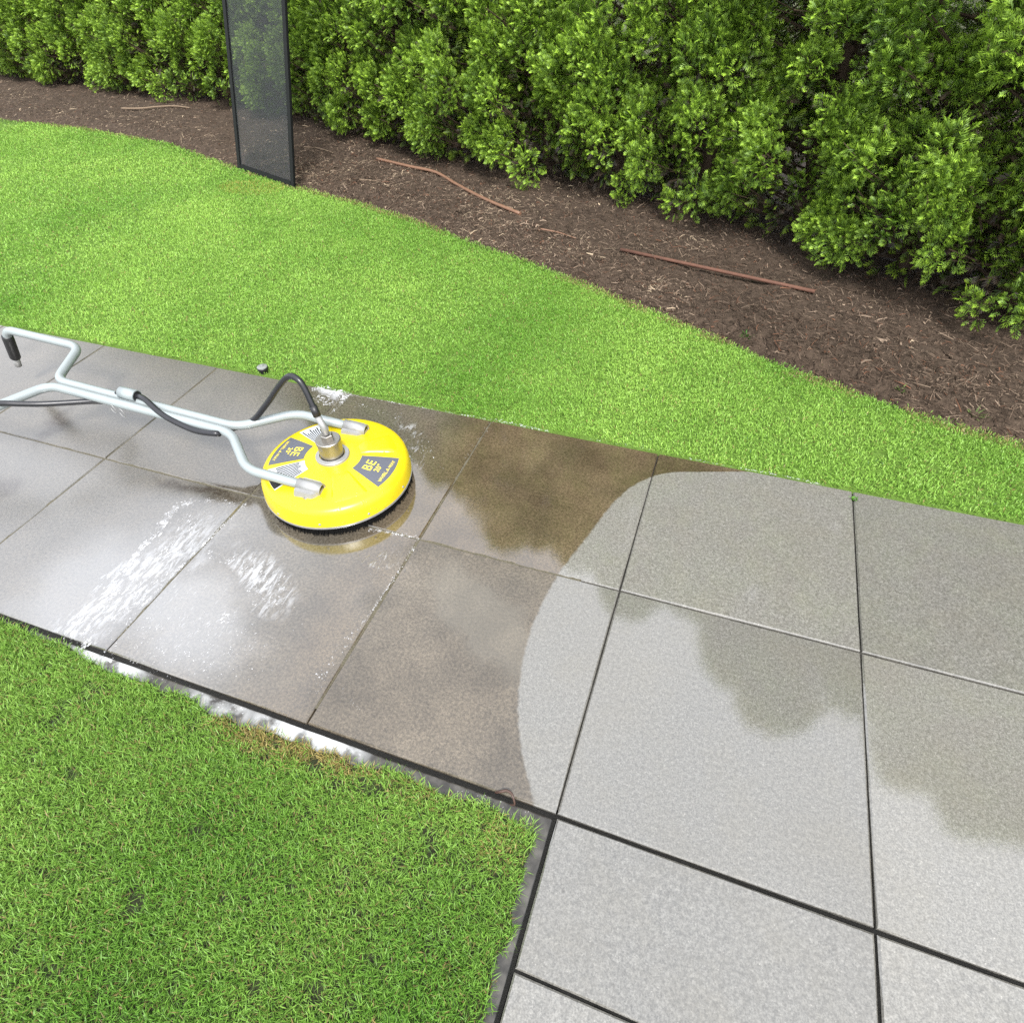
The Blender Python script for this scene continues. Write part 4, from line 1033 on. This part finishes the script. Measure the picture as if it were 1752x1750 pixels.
# ------------------------------------------------------------------ small things
M_RUST = simple("rusted_steel", (0.105, 0.048, 0.030), 0.8, 0.2, 0.45, 35.0, 0.4)
M_TUBE = simple("brown_poly", (0.16, 0.085, 0.050), 0.55, 0, 0.2, 30.0)
M_TWIG = simple("dry_twig", (0.17, 0.122, 0.080), 0.85, 0, 0.25, 60.0, 0.3)
def lying(px, rise, n=8):
    out = []
    for u, v in px:
        q = gnd(u, v, 0.01); z = float(bed_z(np.array([q[0]]), np.array([q[1]]))[0]); q = gnd(u, v, z + rise); out.append(np.array([q[0], q[1], z + rise]))
    return catmull(out, n)
p_ = lying([(1062, 427), (1394, 499)], 0.016, 1); p0_, p1_ = p_[0], p_[-1]
tag(link("rusty_rod", tube("rusty_rod", [p0_ + (p1_ - p0_) * t for t in (0, .25, .5, .75, 1.0)], 0.0085, 12), M_RUST), "straight rusty red rod lying on the mulch under the hedge", "rod")
pth = lying([(645, 272), (700, 285), (745, 295), (780, 315), (830, 341), (890, 366)], 0.012, 8)
tag(link("drip_tube", tube("drip_tube", pth, 0.010, 10), M_TUBE), "thin brown curved irrigation tube lying on the mulch", "tube")
pth = lying([(208, 186), (240, 186), (270, 183), (300, 182), (325, 185)], 0.012, 6)
tag(link("twig", tube("twig", pth, list(np.linspace(0.008, 0.005, len(pth))), 7), M_TWIG), "pale bare twig lying on the mulch past the mesh screen", "twig")
pth = lying([(520, 252), (545, 254), (570, 262)], 0.010, 6)
tag(link("twig", tube("twig", pth, list(np.linspace(0.004, 0.0025, len(pth))), 6), M_TWIG), "short pale twig on the mulch beside the mesh screen", "twig")
pth = lying([(925, 392), (955, 398), (985, 408)], 0.012, 6)
tag(link("twig", tube("twig", pth, list(np.linspace(0.005, 0.003, len(pth))), 6), M_TUBE), "reddish brown twig on the mulch between tube and rod", "twig")
pth = lying([(615, 308), (640, 310), (665, 318)], 0.008, 6)
tag(link("twig", tube("twig", pth, list(np.linspace(0.006, 0.004, len(pth))), 6), M_TWIG), "pale stick at the mulch edge by the far lawn", "twig")

# pop-up sprinkler at the lawn edge
sp = gnd(447, 632, 0.01); spr = tag(empty("sprinkler_head", (sp[0], 0.646, -0.02)), "small pale pop-up sprinkler head at the lawn edge by the path", "sprinkler")
link("body", lathe("body", [(0.0, -0.03), (0.016, -0.03), (0.016, 0.024), (0.022, 0.026), (0.022, 0.034), (0.019, 0.037)], 20), M_RUB, spr)
link("cap", lathe("cap", [(0.021, 0.034), (0.021, 0.038), (0.016, 0.041), (0.008, 0.041), (0.006, 0.046), (0.0, 0.047)], 20), simple("pale_cap", (0.17, 0.18, 0.17), 0.35), spr)

# root curling out of the slab edge
r_ = [gnd(848, 1352, 0.0) + [0, 0, -.008], gnd(856, 1354, .004), gnd(866, 1352, .009), gnd(874, 1356, .010), gnd(878, 1364, .008), gnd(880, 1374, 0.0) + [0, 0, -.006], gnd(872, 1376, -0.015)]
pth = catmull(r_, 7)
tag(link("root", tube("root", pth, list(np.linspace(0.0034, 0.0020, len(pth))), 8), simple("root_brown", (0.055, 0.030, 0.022), 0.5, 0, .3, 80.)), "thin dark brown root curling out at the slab edge", "root")

# weeds
def weed(u, v, zf, n, L, label, seed, colr=(0.09, 0.22, 0.03)):
    g = np.random.default_rng(seed); q = gnd(u, v, 0.0); z = zf(q[0], q[1]); q = gnd(u, v, z)
    az = g.uniform(0, 6.28, n); le = g.uniform(.5, 1.0, n) * L; el = g.uniform(.25, 1.2, n)
    d = np.stack([np.cos(az) * np.cos(el), np.sin(az) * np.cos(el), np.sin(el)], 1) * le[:, None]; s = np.stack([-np.sin(az), np.cos(az), 0 * az], 1) * 0.0028
    b = np.array([0, 0, 0.0]) + g.normal(0, .003, (n, 3)) * [1, 1, 0]; mid = b + d * .55 + np.array([0, 0, .004]); tip = b + d * 1.0 - np.array([0, 0, .25]) * (le[:, None] * .3)
    V = np.stack([b - s * .5, b + s * .5, mid + s, mid - s, tip], 1).reshape(-1, 3); k = np.arange(n) * 5
    F = np.concatenate([np.stack([k, k + 1, k + 2], 1), np.stack([k, k + 2, k + 3], 1), np.stack([k + 3, k + 2, k + 4], 1)])
    C = np.repeat(np.array(colr)[None] * g.uniform(.7, 1.3, (n, 1)), 5, 0)
    o = empty("weed", (q[0], q[1], z - .002)); tag(o, label, "weed"); link("leaves", mesh_np("leaves", V, F, C), M_GRASS, o)
    st = link("stem", tube("stem", [(0, 0, -.006), (0.001, 0, .004), (0.002, .001, L * .3)], [.0018, .0015, .0008], 6), M_GRASS_STEM, o)
M_GRASS_STEM = simple("weed_stem", (0.08, 0.16, 0.04), 0.6)
bz = lambda x, y: float(bed_z(np.array([x]), np.array([y]))[0])
weed(1461, 856, lambda x, y: -0.004, 16, 0.022, "tiny green weed growing in the slab joint at the lawn edge", 1)
weed(1405, 628, bz, 26, 0.040, "small pale green weed in the dark mulch by the lawn edge", 2, (0.16, 0.24, 0.06))
weed(1540, 672, bz, 12, 0.045, "sparse grassy weed on the mulch between the other two", 3, (0.13, 0.20, 0.05))
weed(1662, 716, bz, 14, 0.060, "wiry grassy weed with long thin blades on the mulch", 4, (0.16, 0.22, 0.07))
weed(1275, 578, bz, 40, 0.045, "low dark green weed patch at the mulch edge", 5, (0.05, 0.13, 0.02))
